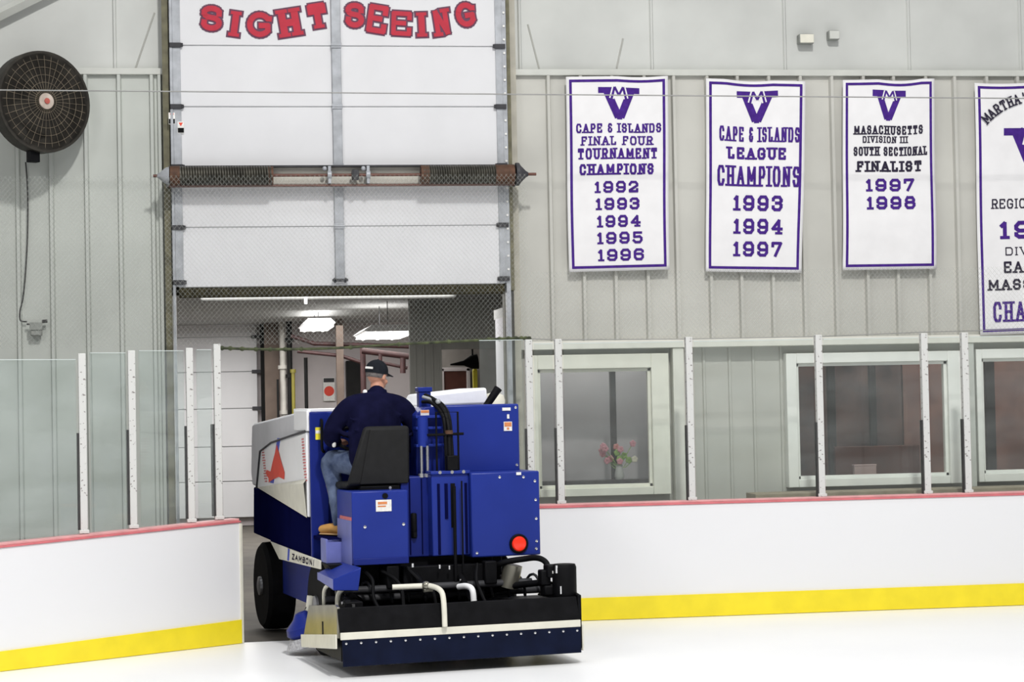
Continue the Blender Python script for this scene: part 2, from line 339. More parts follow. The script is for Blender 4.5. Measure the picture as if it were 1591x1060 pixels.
def glyph(mb, ch, x0, y0, w, h, t, fn, serif=True, ts=None, side=False):
    """one letter as flat bands: box x0,y0,w,h in flat space, band width t, fn maps (x,y) to space"""
    _, strokes, ser = GL[ch]
    iw, ih = w - t, h - t
    P = lambda p: (x0 + t / 2 + p[0] * iw, y0 + t / 2 + p[1] * ih)
    cnt = [0]
    def seg(a, b, th, ea, eb):
        cnt[0] += 1; lift = Vector((0, -.00035 * (cnt[0] % 9), 0)) if not side else Vector((-.00035 * (cnt[0] % 9), 0, 0))
        dx, dy = b[0] - a[0], b[1] - a[1]; l = math.hypot(dx, dy) or 1e-6; dx /= l; dy /= l; nx, ny = -dy * th / 2, dx * th / 2
        a2 = (a[0] - dx * ea, a[1] - dy * ea); b2 = (b[0] + dx * eb, b[1] + dy * eb)
        mb.quad(*[Vector(q_) + lift for q_ in (fn(a2[0] + nx, a2[1] + ny), fn(a2[0] - nx, a2[1] - ny), fn(b2[0] - nx, b2[1] - ny), fn(b2[0] + nx, b2[1] + ny))])
    for s in strokes:
        q = [P(p) for p in s]
        for i in range(len(q) - 1):
            seg(q[i], q[i + 1], t, t * 0.3 if i else t * 0.5, t * 0.3 if i < len(q) - 2 else t * 0.5)
    if serif:
        for p in ser:
            x, y = P(p); l = (t * .5 + .085 * h) if ts else max(t * 1.25, min(0.24 * h, 0.36 * w) * 0.62 + t * 0.3); tt = (ts or t * 0.8)
            yy = y0 + tt / 2 if p[1] < 0.5 else y0 + h - tt / 2
            seg((x - l, yy), (x + l, yy), tt, 0, 0)
def text_line(mb, txt, cx, y0, wid, h, t, fn, serif=True, gap=0.24, side=False):
    adv = [GL[ch][0] for ch in txt]; tot = sum(adv) + gap * (len(txt) - 1)
    k = wid / tot; x = cx - wid / 2
    for ch, a in zip(txt, adv):
        if ch != ' ': glyph(mb, ch, x, y0, a * k, h, t, fn, serif, None, side)
        x += (a + gap) * k

# ------------------------------------------------------------------ the shell
YW = 19.70
ice = MB(); pts = [(-14, -9), (16, -9), (16, 18.85), (2.33, 18.85), (2.33, 18.17), (0.13, 18.02), (-3.6, 15.40), (-14, 15.40)]
ice.prism(pts, 2, -0.05, 0.0); struct('floor_ice', ice, M_ice, 'white resurfaced ice of the rink', 'ice')
cf = MB().box(-14, 16, 14, 36.2, -0.3, -0.055)
cf.box(-3.0, 9.9, 18.2, 36.0, -0.055, -0.004) if False else cf.prism([(0.12, 18.03), (2.32, 18.18), (2.32, 18.9), (12, 18.9), (12, 36.2), (-14, 36.2), (-14, 15.5), (-3.62, 15.42)], 2, -0.055, -0.006)
struct('floor_garage', cf, M_conc, 'grey brown concrete floor running into the machine bay', 'floor')
DL, DR, DT = -0.47, 2.86, 3.35      # opening in the wall
def ribs(mb, xs, z0, z1, Y, w=0.05, d=0.045):
    for x in xs:
        mb.prism([(x - w / 2, Y), (x - w * 0.28, Y - d), (x + w * 0.28, Y - d), (x + w / 2, Y)], 2, z0, z1)
wl = MB().box(-7, DL, YW, YW + 0.12, 0, 5.24)
ribs(wl, [W(px, 300, YW).x for px in (-80, -26, 28, 80, 135, 187, 238, 250)], 0, 5.19, YW)
struct('wall_left', wl, M_wall, 'pale grey ribbed metal siding left of the bay opening', 'wall')
wr = MB().box(DR, 12, YW, YW + 0.12, 2.53, 5.24)
ribs(wr, [W(px, 470, YW).x for px in (858, 908, 957, 1007, 1053, 1105, 1152, 1201, 1250, 1299, 1348, 1395, 1445, 1490, 1540, 1588, 1640)], 2.60, 5.19, YW)
YL = YW + 0.10
x1a, x1b, x2a, x2b, x3a, x3b = 3.02, 4.15, 5.60, 7.17, 7.50, 9.2
wr.box(DR, x1a, YL, YL + 0.08, 0, 2.53).box(x1b, x2a, YL, YL + 0.08, 0, 2.53).box(x2b, x3a, YL, YL + 0.08, 0, 2.53).box(x3b, 12, YL, YL + 0.08, 0, 2.53)
for a, b in ((x1a, x1b), (x2a, x2b), (x3a, x3b)):
    wr.box(a, b, YL, YL + 0.08, 0, 1.18).box(a, b, YL, YL + 0.08, 2.36, 2.53)
ribs(wr, [W(px, 650, YL).x for px in (1095, 1135, 1172, 1215)], 0.9, 2.53, YL, 0.035, 0.02)
struct('wall_right', wr, M_wall_r, 'pale grey ribbed metal siding right of the bay opening, behind the banners', 'wall')
wt = MB().box(DL, DR, YW, YW + 0.12, DT, 5.24)
struct('wall_header', wt, M_wall, 'wall strip above the bay opening behind the raised door', 'wall')
wu = MB().box(-7, 12, YW + 0.03, YW + 0.15, 5.24, 9.0)
for px in (178, 808, 1013, 1220, 1413, 1586):
    x = W(px, 60, YW).x; wu.prism([(x - 0.02, YW + 0.03), (x - 0.007, YW + 0.01), (x + 0.007, YW + 0.01), (x + 0.02, YW + 0.03)], 2, 5.26, 9.0)
struct('wall_upper', wu, M_upper, 'pale vinyl faced insulation above the ribbed siding', 'wall')
def strut(p, q, Y, r=0.008):
    a, b = W(*p, Y), W(*q, Y); return MB().tube([a, b], r, 8)
st = MB()
for p, q in (((240, 20), (210, 108)), ((820, 38), (838, 108)), ((968, 60), (958, 106))):
    a, b = W(*p, YW + .03), W(*q, YW + .03); st.tube([a, b], 0.009, 8)
struct('trim_brace_shadows', st, mat('brace_shadow_grey', (0.40, 0.40, 0.37), .6, var=.05), 'thin grey lines in place of diagonal brace shadows on the upper insulation', 'trim')  # brace shadows drawn as thin darker tubes
tr = MB().box(-7, DL + 0.02, YW - 0.05, YW + 0.02, 5.19, 5.25).box(DR, 12, YW - 0.05, YW + 0.02, 5.19, 5.25)
struct('trim_1', tr, M_trimg, 'grey girt trim along the top of the siding', 'trim', bevel=0.004)
struct('trim_2', MB().box(2.97, 12, YW - 0.07, YL, 2.525, 2.605), M_trimw, 'cream header beam above the windows', 'trim', bevel=0.006)
struct('trim_3', MB().box(4.36, 4.47, YW - 0.05, YL, 0.9, 2.525), M_trimw, 'cream upright board between first and second windows', 'trim', bevel=0.006)
struct('trim_4', MB().box(7.33, 7.42, YW - 0.05, YL, 0.9, 2.525), M_trimg, 'grey upright board between second and third windows', 'trim', bevel=0.006)
struct('trim_5', MB().box(DL - 0.035, DL + 0.025, YW - 0.13, YW + 0.14, 0, 8.5), M_olive, 'dark olive jamb on the left of the bay opening', 'jamb')
jr = MB().box(2.765, 2.80, YW - 0.16, YW + 0.14, 3.1, 8.5).box(2.72, 2.775, YW - 0.02, YW + 0.14, 0, 3.35)
struct('trim_6', jr, M_olive, 'dark olive jamb on the right of the bay opening', 'jamb')
struct('trim_7', MB().box(2.80, 2.862, YW - 0.10, YW + 0.14, 0, 8.5), M_jambbeige, 'beige jamb board on the right of the bay opening', 'jamb')
struct('trim_8', MB().box(DL - 0.005, DR - 0.06, YW - 0.04, YW + 0.14, 3.10, 3.30), M_seal, 'dark olive lintel over the bay opening', 'lintel')
a, b = W(-40, 42, 19.62), W(110, -32, 19.62)
struct('trim_9', MB().tube([a, b], 0.055, 4), M_trimg, 'grey sloping steel rafter at the top left corner', 'rafter')
# opposite side of the rink (seen only as reflections)
struct('wall_opposite', MB().box(-14, 16, -8.9, -8.8, 0, 1.07), M_board, 'white boards on the near side of the rink', 'wall')

# ------------------------------------------------------------------ windows
def window(n, x0, x1, z0, z1, gx0, gx1, gz0, gz1, label, mats):
    w = empty('window_%d' % n, ((x0 + x1) / 2, YL, z0), label, 'window', None, 'structure')
    def p(name, mb, m, par=w, bevel=0.0):
        mb.xf(Matrix.Translation(-w.location)); return mb.build(name, m, par, bevel)
    yf = YW - 0.01
    fr = MB()
    for (a, b, cc, d) in ((x0, gx0, z0, z1), (gx1, x1, z0, z1), (gx0, gx1, z0, gz0), (gx0, gx1, gz1, z1)):
        fr.box(a, b, yf, YL + 0.09, cc, d)
    p('window_frame', fr, mats[0], bevel=0.006)
    ib = MB()
    for (a, b, cc, d) in ((gx0, gx0 + .03, gz0, gz1), (gx1 - .03, gx1, gz0, gz1), (gx0, gx1, gz0, gz0 + .03), (gx0, gx1, gz1 - .03, gz1)):
        ib.box(a, b, yf + 0.045, yf + 0.10, cc, d)
    p('glazing_bead', ib, mats[1], bevel=0.003)
    p('pane', MB().box(gx0, gx1, yf + 0.07, yf + 0.076, gz0, gz1), M_pane)
    return w
M_winw = mat('white_window_paint', (0.86, 0.86, 0.82), 0.45, var=0.05)
M_winc = mat('cream_window_paint', (0.78, 0.77, 0.68), 0.45, var=0.05)
window(1, 2.93, 4.325, 1.10, 2.475, 3.03, 4.15, 1.18, 2.335, 'left window in a wide cream frame with flowers behind the glass', (M_winc, M_winc))
window(2, 5.505, 7.30, 1.13, 2.45, 5.61, 7.16, 1.21, 2.35, 'middle white framed window onto a dim brown room', (M_winw, M_winw))
window(3, 7.455, 9.30, 1.135, 2.46, 7.515, 9.15, 1.22, 2.365, 'right white framed window cut off by the picture edge', (M_winw, M_winw))
# rooms behind the windows
struct('wall_viewing_room', MB().box(4.6, 7.32, 21.6, 21.7, 0, 2.9), M_darkroom, 'dim mauve back wall of the room behind the middle window', 'wall')
struct('wall_viewing_room_right', MB().box(7.34, 11.5, 21.6, 21.7, 0, 2.9), M_darkroom2, 'reddish brown back wall of the room behind the right window', 'wall')
struct('wall_reflection_grey', MB().box(2.95, 4.58, 20.5, 20.6, 0, 2.9), M_greyroom, 'grey back wall behind the left window, coloured like the reflection in its glass', 'wall')  # backing wall carries the reflection's grey as its colour
struct('ceiling_viewing_room', MB().box(2.88, 11.5, 19.9, 21.7, 2.9, 3.0), M_beam, 'ceiling of the rooms behind the windows', 'ceiling')
struct('wall_office_side', MB().box(4.58, 4.62, 19.9, 21.6, 0, 2.9).box(2.88, 2.92, 20.05, 21.6, 0, 2.9).box(11.4, 11.5, 19.9, 21.6, 0, 2.9), M_greyroom, 'side walls of the rooms behind the windows', 'wall')
def mullion(px, y0, y1, Y, w, lab):
    a, b = W(px, y0, Y), W(px, y1, Y)
    tag(MB().box(a.x - w, a.x + w, Y - 0.03, Y + 0.03, 0.0, 2.9).build('room_post', M_mull, None, 0.004), lab, 'post', 'dark posts behind the windows')
mullion(951, 570, 755, 20.05, 0.028, 'dark post behind the left window above the flowers')
mullion(1290, 566, 740, 20.6, 0.04, 'dark post behind the middle window, just right of its left rink post')
mullion(1354, 566, 740, 20.9, 0.035, 'dark post in the centre of the middle window')
mullion(1536, 560, 735, 20.9, 0.05, 'dark post behind the right window')
sb = MB().box(2.95, 4.30, 19.86, 20.02, 1.12, 1.245)
tag(sb.build('window_ledge', M_mull, None, 0.006), 'dark ledge along the bottom of the left window', 'ledge')
o = MB().box(6.10, 7.1, 20.07, 20.48, 1.10, 1.155).box(6.2, 7.1, 20.42, 20.48, 1.16, 1.50).box(6.12, 6.18, 20.2, 20.48, 0, 1.10).box(7.0, 7.06, 20.2, 20.48, 0, 1.10).build('room_counter', M_reddoor, None, 0.006)
tag(o, 'dark red counter seen low in the middle window', 'counter')
b = empty('card_box', (6.40, 20.13, 1.16), 'pale pink box standing at the bottom of the middle window', 'box')
MB().box(-.10, .13, -.03, .03, 0.0, .15).build('carton', M_pinkb, b, .004); MB().box(-.105, .135, -.034, .034, .15, .165).build('lid', M_pinkb, b, .003)
fl = empty('flower_arrangement', (3.86, 19.94, 1.245), 'vase of pink and pale flowers behind the left window', 'flowers')
MB().lathe((0, 0, 0), (0, 0, 1), [(0, .035), (.03, .05), (.09, .04), (.13, .032), (.14, .038)], 16).build('vase', M_vase, fl)
for i in range(16):
    x, z = random.uniform(-.20, .16), random.uniform(.16, .46); y = random.uniform(-.05, .05)
    s_ = MB().tube([(0, 0, .12), (x * .4, y * .5, z * .6), (x, y, z)], .0035, 5).build('stem', M_flr[2], fl)
    m = MB()
    for k in range(5):
        an = k * 1.257 + i; m.ball((x + .018 * math.cos(an), y - .01, z + .018 * math.sin(an)), .017, .010, .017, 8)
    m.build('blossom', M_flr[random.choice((0, 0, 1, 3, 2))], s_)

# tan ledge between boards and windows
tag(MB().box(5.05, 11.8, 19.25, 19.62, 1.04, 1.10).box(5.1, 5.16, 19.3, 19.6, 0, 1.04).box(8.3, 8.36, 19.3, 19.6, 0, 1.04).build('long_shelf', M_sill, None, .006), 'long tan shelf behind the glass under the middle and right windows', 'shelf')

# ------------------------------------------------------------------ overhead door
YD = 19.52
door = empty('door_1', (1.15, YD, 3.2), 'white sectional overhead door raised in its tracks, with red SIGHT SEEING lettering', 'door', None, 'structure')
def dp(name, mb, m, par=door, bevel=0.0, lab=None):
    mb.xf(Matrix.Translation(-door.location)); o = mb.build(name, m, par, bevel)
    if lab: o['label'] = lab
    return o
zs = [W(400, y, YD).z for y in (446, 353, 259, 166, 71)]
zs = zs + [zs[-1] + (zs[-1] - zs[-2]), zs[-1] + 2 * (zs[-1] - zs[-2])]
xL, xR = W(276, 300, YD).x, W(781, 300, YD).x
for i in range(6):
    dp('door_section', MB().box(xL, xR, YD, YD + 0.05, zs[i] + 0.004, zs[i + 1] - 0.004), M_doorw, bevel=0.006)
dp('section_joint', MB().box(xL + .01, xR - .01, YD + .012, YD + .045, zs[0], zs[-1]), M_dooredge)
xc = W(526, 300, YD).x
dp('centre_stile', MB().box(xc - .045, xc + .045, YD - .035, YD - .001, zs[0] + .04, zs[-1]), M_galv, bevel=.006, lab='galvanised upright stile in the middle of the door')
for s, x in ((-1, xL), (1, xR)):
    dp('end_stile', MB().box(x - .03, x + .045, YD - .012, YD - .001, zs[0] + .01, zs[-1]) if s < 0 else MB().box(x - .045, x + .02, YD - .012, YD - .001, zs[0] + .01, zs[-1]), M_galv, bevel=.003)
    for i in range(6):
        z = zs[i] + (.05 if i == 0 else 0)
        h = MB().box(x - .035 * (s < 0) - .02, x + .055, YD - .03, YD - .012, z - .022, z + .022) if s < 0 else MB().box(x - .055, x + .05, YD - .03, YD - .012, z - .022, z + .022)
        h.cyl((x + (.06 if s < 0 else -.06), YD - .025, z - .018), (x + (.06 if s < 0 else -.06), YD - .025, z + .018), .011, 10)
        dp('hinge', h, M_dgrey, bevel=.003)
for i in range(1, 6):
    dp('hinge', MB().box(xc - .05, xc + .05, YD - .045, YD - .034, zs[i] - .025, zs[i] + .025).cyl((xc - .05, YD - .045, zs[i]), (xc + .05, YD - .045, zs[i]), .009, 8), M_galv, bevel=.003)
dp('lift_handle', MB().box(xc - .075, xc + .075, YD - .06, YD - .034, zs[0] + .04, zs[0] + .065).box(xc - .06, xc - .04, YD - .06, YD, zs[0] + .03, zs[0] + .075).box(xc + .04, xc + .06, YD - .06, YD, zs[0] + .03, zs[0] + .075), M_dgrey, bevel=.004)
dp('bottom_seal', MB().box(xL, xR, YD - .005, YD + .055, zs[0] - .075, zs[0] - .002).tube([(xL, YD + .02, zs[0] - .075), (xR, YD + .02, zs[0] - .075)], .022, 10), M_seal, bevel=.004)
tl = MB().box(xL - .055, xL - .03, YD - .02, YD + .10, 0.0, zs[-1])
dp('track', tl, M_galv, lab='left vertical roller track')
tk = MB().box(xR + .02, xR + .06, YD - .01, YD + .10, 0.0, zs[-1])
dp('track', tk, M_galv, lab='right vertical roller track')
for i in range(26):
    z = 3.3 + i * .13
    dp('bolt', MB().cyl((xR + .04, YD - .02, z), (xR + .04, YD - .009, z), .011, 8), M_label)
# stickers on the door
for (px, py) in ((267, 184), (281, 198)):
    p = W(px, py, YD - .016)
    s_ = dp('warning_sticker', MB().box(p.x - .03, p.x + .03, YD - .016, YD - .013, p.z - .055, p.z + .055), M_label)
    dp('printed_mark', MB().prism([(p.x - .02, p.z + .045), (p.x + .02, p.z + .045), (p.x, p.z + .01)], 1, YD - .018, YD - .016), M_redpr, s_)
    dp('printed_panel', MB().box(p.x - .028, p.x + .028, YD - .018, YD - .016, p.z - .05, p.z - .005), M_black, s_)
# lettering
LET = [('s', 98, 212, 25, 155, -4), ('I', 238, 303, 52, 185, -8), ('g', 325, 462, 57, 188, 0), ('H', 472, 607, 40, 185, 9), ('T', 622, 735, 12, 145, 9),
       ('s', 810, 915, 10, 140, -2), ('E', 920, 1030, 20, 170, -9), ('E', 1037, 1150, 52, 182, -3), ('I', 1165, 1222, 57, 187, 2), ('N', 1240, 1342, 40, 183, 8), ('g', 1355, 1470, 8, 138, 10)]
for ch, a, b_, t_, bo, rot in LET:
    sx = 500 / 1591; ca = W(280 + (a + b_) / 2 * sx, (t_ + bo) / 2 * sx, YD)
    k = ca.y / F * 1.0; wd = (b_ - a) * sx * k; ht = (bo - t_) * sx * k
    cr, sr = math.cos(R(rot)), math.sin(R(rot))
    for (yo, gr, m, nm) in ((-.0025, .032, M_letnavy, 'letter_outline'), (-.007, 0.0, M_letred, 'letter')):
        fn = lambda x, y: (ca.x + x * cr - y * sr, YD + yo, ca.z + x * sr + y * cr)
        mb = MB(); tt = (ht * .235 if ch in 'sg' else ht * .205 if ch == 'E' else ht * .27 if ch != 'N' else ht * .20) - .008 + gr
        ins = .085 * ht if ch in 'IHTN' else .012
        glyph(mb, ch, -wd / 2 - gr / 2 + ins, -ht / 2 - gr / 2 + .008, wd - 2 * ins + gr, ht - .016 + gr, tt, fn, True, ht * .15 - .006 + gr)
        if nm == 'letter_outline': lo = dp(nm, mb, m)
        else: dp(nm, mb, m)

# ------------------------------------------------------------------ torsion spring assembly
YS = 19.33
tz = W(540, 272, YS).z
tors = empty('torsion_spring_shaft', (1.15, YS, tz), 'oily dark torsion spring shaft mounted across the raised door', 'door spring')
def tp(name, mb, m, par=tors, lab=None, bevel=0.0):
    mb.xf(Matrix.Translation(-tors.location)); o = mb.build(name, m, par, bevel)
    if lab: o['label'] = lab
    return o
def X(px): return W(px, 272, YS).x
tp('shaft', MB().cyl((X(238), YS, tz), (X(833), YS, tz), .014, 12), M_shaft)
def coil(xa, xb, r, n, wr=.0125, seg=14):
    pts = [(xa + (xb - xa) * i / (n * seg), YS + r * math.cos(2 * math.pi * i / seg), tz + r * math.sin(2 * math.pi * i / seg)) for i in range(n * seg + 1)]
    return MB().tube(pts, wr, 6)
for xa, xb, sd in ((X(266), X(422), 0), (X(657), X(797), 1)):
    sp_ = tp('spring', coil(xa, xb, .078, 38), M_rust, lab='left coiled spring' if not sd else 'right coiled spring')
    tp('spring_core', MB().cyl((xa, YS, tz), (xb, YS, tz), .067, 18), M_black, sp_)
    if sd: tp('end_collar', MB().cyl((xb - .17, YS, tz), (xb + .01, YS, tz), .093, 22), M_rusty, sp_)
    if sd: tp('end_collar', MB().cyl((xa - .02, YS, tz), (xa + .06, YS, tz), .088, 22), M_rusty, sp_)
    else: tp('end_collar', MB().cyl((xa - .01, YS, tz), (xa + .08, YS, tz), .092, 22), M_rusty, sp_); tp('end_collar', MB().cyl((xb - .03, YS, tz), (xb + .015, YS, tz), .084, 22), M_rusty, sp_)
tp('support_channel', MB().box(X(262), X(800), YS + .11, YS + .125, tz - .085, tz + .085), M_gap)
tp('rail', MB().box(X(262), X(800), YS + .03, YS + .11, tz + .083, tz + .098), M_dgrey)
tp('rail', MB().box(X(262), X(800), YS + .03, YS + .11, tz - .098, tz - .083), M_shaft)
for px in (512, 572):
    x = X(px); tp('centre_bracket', MB().box(x - .014, x + .014, YS - .02, YS + .11, tz - .08, tz + .085).cyl((x - .02, YS, tz), (x + .02, YS, tz), .04, 16).ball((x - .045, YS - .01, tz + .06), .022), M_galv, bevel=.003)
x = X(552); tp('coupler', MB().lathe((x, YS, tz), (1, 0, 0), [(-.035, .03), (-.03, .05), (.03, .05), (.035, .03)], 16).box(x - .02, x + .02, YS - .06, YS, tz - .05, tz + .04), M_dgrey, bevel=.003)
tp('end_bracket', MB().lathe((X(263), YS, tz), (-1, 0, 0), [(0, .085), (.035, .075), (.09, .03), (.11, .02)], 20).box(X(258), X(262), YS, YW - .13, tz - .08, tz + .08), M_galv)
tp('end_bracket', MB().lathe((X(806), YS, tz), (1, 0, 0), [(-.03, .11), (.0, .11), (.02, .08), (.07, .03), (.09, .02)], 20).box(X(803), X(806), YS, YW - .10, tz - .09, tz + .09), M_dgrey)

# ------------------------------------------------------------------ banners
YB = 19.60
def banner(name, px, label, lines, vpos, seed, rag=0.0, mtext=M_purple, thick=1.0):
    """px: the four corners TL TR BR BL in the photo"""
    k = [W(x, y, YB) for x, y in px]
    org = k[3].copy()
    bn = empty('hanging_banner', (org.x, YB, org.z), label, 'banner', 'championship banners on the siding')
    rnd = random.Random(seed); ph = [rnd.uniform(0, 6) for _ in range(6)]
    def cloth(u, v):
        p = (k[3] * (1 - u) + k[2] * u) * (1 - v) + (k[0] * (1 - u) + k[1] * u) * v
        y = .006 * math.sin(5 * u + ph[0]) * (0.4 + v) + .004 * math.sin(9 * u + 3 * v + ph[1]) + .003 * math.sin(11 * v + ph[2]) + .004 * math.sin(3.2 * v + 2 * u + ph[3])
        p.z += -.012 * v * v * max(0, math.sin(3.3 * u * 2 + ph[4])) * (1 + rag)
        p.x += .003 * math.sin(6 * v + ph[5])
        p.y = YB + y
        return p
    n, m2 = 22, 36
    mb = MB(); vs = [cloth(i / n, j / m2) - bn.location for j in range(m2 + 1) for i in range(n + 1)]
    mb.add(vs, [(j * (n + 1) + i, j * (n + 1) + i + 1, (j + 1) * (n + 1) + i + 1, (j + 1) * (n + 1) + i) for j in range(m2) for i in range(n)])
    o = mb.build('cloth', M_cloth, bn); md = o.modifiers.new('t', 'SOLIDIFY'); md.thickness = .003; md.offset = 1
    w = (k[2] - k[3]).length; h = (k[0] - k[3]).length
    def fn(x, y):   # metres from the banner's lower left corner
        p = cloth(x / w, y / h) - bn.location; p.y -= .006; return p
    # border
    bd = MB(); i1, bw = .042, .026
    def strip(xa, ya, xb, yb, N=16):
        for q in range(N):
            s0, s1 = q / N, (q + 1) / N
            if abs(xb - xa) > abs(yb - ya):
                bd.quad(fn(xa + (xb - xa) * s0, ya - bw / 2), fn(xa + (xb - xa) * s1, ya - bw / 2), fn(xa + (xb - xa) * s1, ya + bw / 2), fn(xa + (xb - xa) * s0, ya + bw / 2))
            else:
                bd.quad(fn(xa - bw / 2, ya + (yb - ya) * s0), fn(xa + bw / 2, ya + (yb - ya) * s0), fn(xa + bw / 2, ya + (yb - ya) * s1), fn(xa - bw / 2, ya + (yb - ya) * s1))
    e = i1 - bw / 2
    strip(e, i1, w - e, i1); strip(e, h - i1, w - e, h - i1); strip(i1, e, i1, h - e, 24); strip(w - i1, e, w - i1, h - e, 24)
    bd.build('border', M_purple, bn)
    def toxy(X_, Y_):
        p = W(X_, Y_, YB)
        return p.x - org.x, p.z - org.z
    def uv(X_, Y_):
        # flat coordinates on the banner from photo coordinates
        qx, qz = toxy(X_, Y_); ex = (k[2] - k[3]); ez = (k[0] - k[3])
        det = ex.x * ez.z - ex.z * ez.x
        return (qx * ez.z - qz * ez.x) / det * w, (ex.x * qz - ex.z * qx) / det * h
    s = YB / math.cos(YAW) / F
    for ln in lines:
        txt, xa, xb, yt, yb = ln[:5]
        mt = ln[5] if len(ln) > 5 else mtext; th = (ln[6] if len(ln) > 6 else .15); th *= 1.22 if th >= .15 else 1.0
        cx, cy = uv((xa + xb) / 2, (yt + yb) / 2); hh = (yb - yt) * s; ww = (xb - xa) * s
        adv = sum(GL[q][0] for q in txt) + .2 * (len(txt) - 1); kk = ww / adv; xx = cx - ww / 2
        for wd in txt.split(' '):
            wl2 = (sum(GL[q][0] for q in wd) + .2 * (len(wd) - 1)) * kk
            mb = MB(); text_line(mb, wd, xx + wl2 / 2, cy - hh / 2, wl2, hh, hh * th, fn, gap=.2)
            mb.build('lettering', mt, bn); xx += wl2 + (GL[' '][0] + .4) * kk
    if vpos:
        (bx0, by0, bx1, by1, tipx, tipy) = vpos
        s_ = (bx1 - bx0) / 63
        vb = MB()
        def band(pts_, t):
            for (p, q) in zip(pts_[:-1], pts_[1:]):
                a, b2 = uv(*p), uv(*q); dx, dy = b2[0] - a[0], b2[1] - a[1]; l = math.hypot(dx, dy); dx /= l; dy /= l; nx, ny = -dy * t / 2, dx * t / 2
                vb.quad(fn(a[0] + nx, a[1] + ny), fn(a[0] - nx, a[1] - ny), fn(b2[0] - nx, b2[1] - ny), fn(b2[0] + nx, b2[1] + ny))
        T = 11 * s * s_
        ym = (by0 + by1) / 2; cxp = (bx0 + bx1) / 2
        band([(bx0, ym), (cxp - 7 * s_, ym)], (by1 - by0) * s); band([(cxp + 7 * s_, ym), (bx1, ym)], (by1 - by0) * s)
        band([(bx0 + 12 * s_, ym - 2 * s_), (tipx - 1.5 * s_, tipy - 4 * s_), ], T * 1.1); band([(bx1 - 12 * s_, ym - 2 * s_), (tipx + 1.5 * s_, tipy - 4 * s_)], T * 1.1)
        band([(tipx - 4 * s_, tipy - 5 * s_), (tipx + 4 * s_, tipy - 5 * s_)], T * .8)
        em = vb.build('emblem', M_purple, bn)
        zz = [(cxp - 11 * s_, ym + 13 * s_), (cxp - 6.5 * s_, ym - 5 * s_), (cxp, ym + 8 * s_), (cxp + 6.5 * s_, ym - 5 * s_), (cxp + 11 * s_, ym + 13 * s_)]
        vb = MB(); fn0 = fn
        def fn(x, y): p = fn0(x, y); p.y -= .002; return p
        band(zz, 8.0 * s * s_); vb.build('monogram_edge', M_cloth, em)
        vb = MB()
        def fn(x, y): p = fn0(x, y); p.y -= .004; return p
        band(zz, 3.6 * s * s_); vb.build('monogram', M_purple, em)
    return bn

banner('b1', [(879, 119), (1037, 118), (1040, 419), (884, 423)], 'white banner with purple border listing 1992 to 1996, nearest the door',
       [('CAPE & ISLANDS', 893, 1027, 191, 206), ('FINAL FOUR', 901, 1014, 211, 225.5), ('TOURNAMENT', 896, 1021, 229.5, 247), ('CHAMPIONS', 899, 1016, 254, 271.5, M_purple, .17),
        ('1992', 923, 992, 281, 299.5, M_purple, .17), ('1993', 925, 994, 307, 326, M_purple, .17), ('1994', 927, 996, 334, 353, M_purple, .17), ('1995', 927, 999, 360, 379, M_purple, .17), ('1996', 928, 1001, 386.5, 405.5, M_purple, .17)],
       (928, 135, 991, 144.5, 961, 186), 1)
banner('b2', [(1097, 122), (1251, 127), (1246, 424), (1097, 422)], 'white banner with purple border listing 1993, 1994 and 1997',
       [('CAPE & ISLANDS', 1114, 1241, 196, 220, M_purple, .13), ('LEAGUE', 1127, 1220, 228, 247.5, M_purple, .17), ('CHAMPIONS', 1111, 1242, 257, 290, M_purple, .125),
        ('1993', 1137, 1216, 303, 328, M_purple, .16), ('1994', 1138, 1217, 339.5, 364, M_purple, .16), ('1997', 1138, 1217, 375, 399, M_purple, .16)],
       (1143, 140, 1205, 150.5, 1173, 190.5), 2, 0.3)
banner('b3', [(1310, 124), (1452, 122), (1455, 418), (1309, 420)], 'white banner with purple border listing 1997 and 1998 above an empty lower half',
       [('MASACHUSETTS', 1324, 1440, 195, 209.5, M_black_l), ('DIVISION III', 1339, 1414, 211.5, 222.5, M_black_l), ('SOUTH SECTIONAL', 1323, 1447, 228, 242.5, M_black_l), ('FINALIST', 1328, 1437, 250, 267.5, M_black_l, .18),
        ('1997', 1343, 1424, 277.5, 298, M_purple, .18), ('1998', 1344, 1425, 305, 326, M_purple, .18)],
       (1357, 139.5, 1409, 150, 1381, 188), 3, 0.8)
bn4 = banner('b4', [(1514, 128), (1710, 130), (1716, 514), (1523, 521)], 'tall white banner cut off by the right edge of the picture',
       [('REGIONAL', 1537, 1632, 307, 323, M_black_l, .14), ('19', 1551, 1603, 342, 371, M_purple, .18), ('DIVISION', 1558, 1660, 382, 395.5, M_black_l, .14), ('EASTERN', 1555, 1672, 404, 423, M_black_l, .15), ('MASS', 1533, 1604, 433, 451, M_black_l, .16),
        ('CHAMPIONS', 1537, 1697, 466, 499, M_purple, .14)],
       (1558, 197, 1662, 209, 1611, 280), 4)
# arched first line of the tall banner
tx = "MARTHA'S VINEYARD"; sY = YB / math.cos(YAW) / F
mb = MB(); cxa, cya, rad = 1612, 262, 112
for i, ch in enumerate(tx):
    if ch == ' ': continue
    an = R(-46 + i * 92 / (len(tx) - 1)); p = W(cxa + rad * math.sin(an), cya - rad * math.cos(an), YB)
    cr, sr = math.cos(-an), math.sin(-an); hh = 17 * sY
    f2 = lambda x, y: (p.x + x * cr - y * sr - bn4.location.x, -.018, p.z + x * sr + y * cr - bn4.location.z)
    w_ = hh * GL[ch][0] * .75; glyph(mb, ch, -w_ / 2, -hh / 2, w_, hh, hh * .15, f2)
mb.build('lettering', M_black_l, bn4)

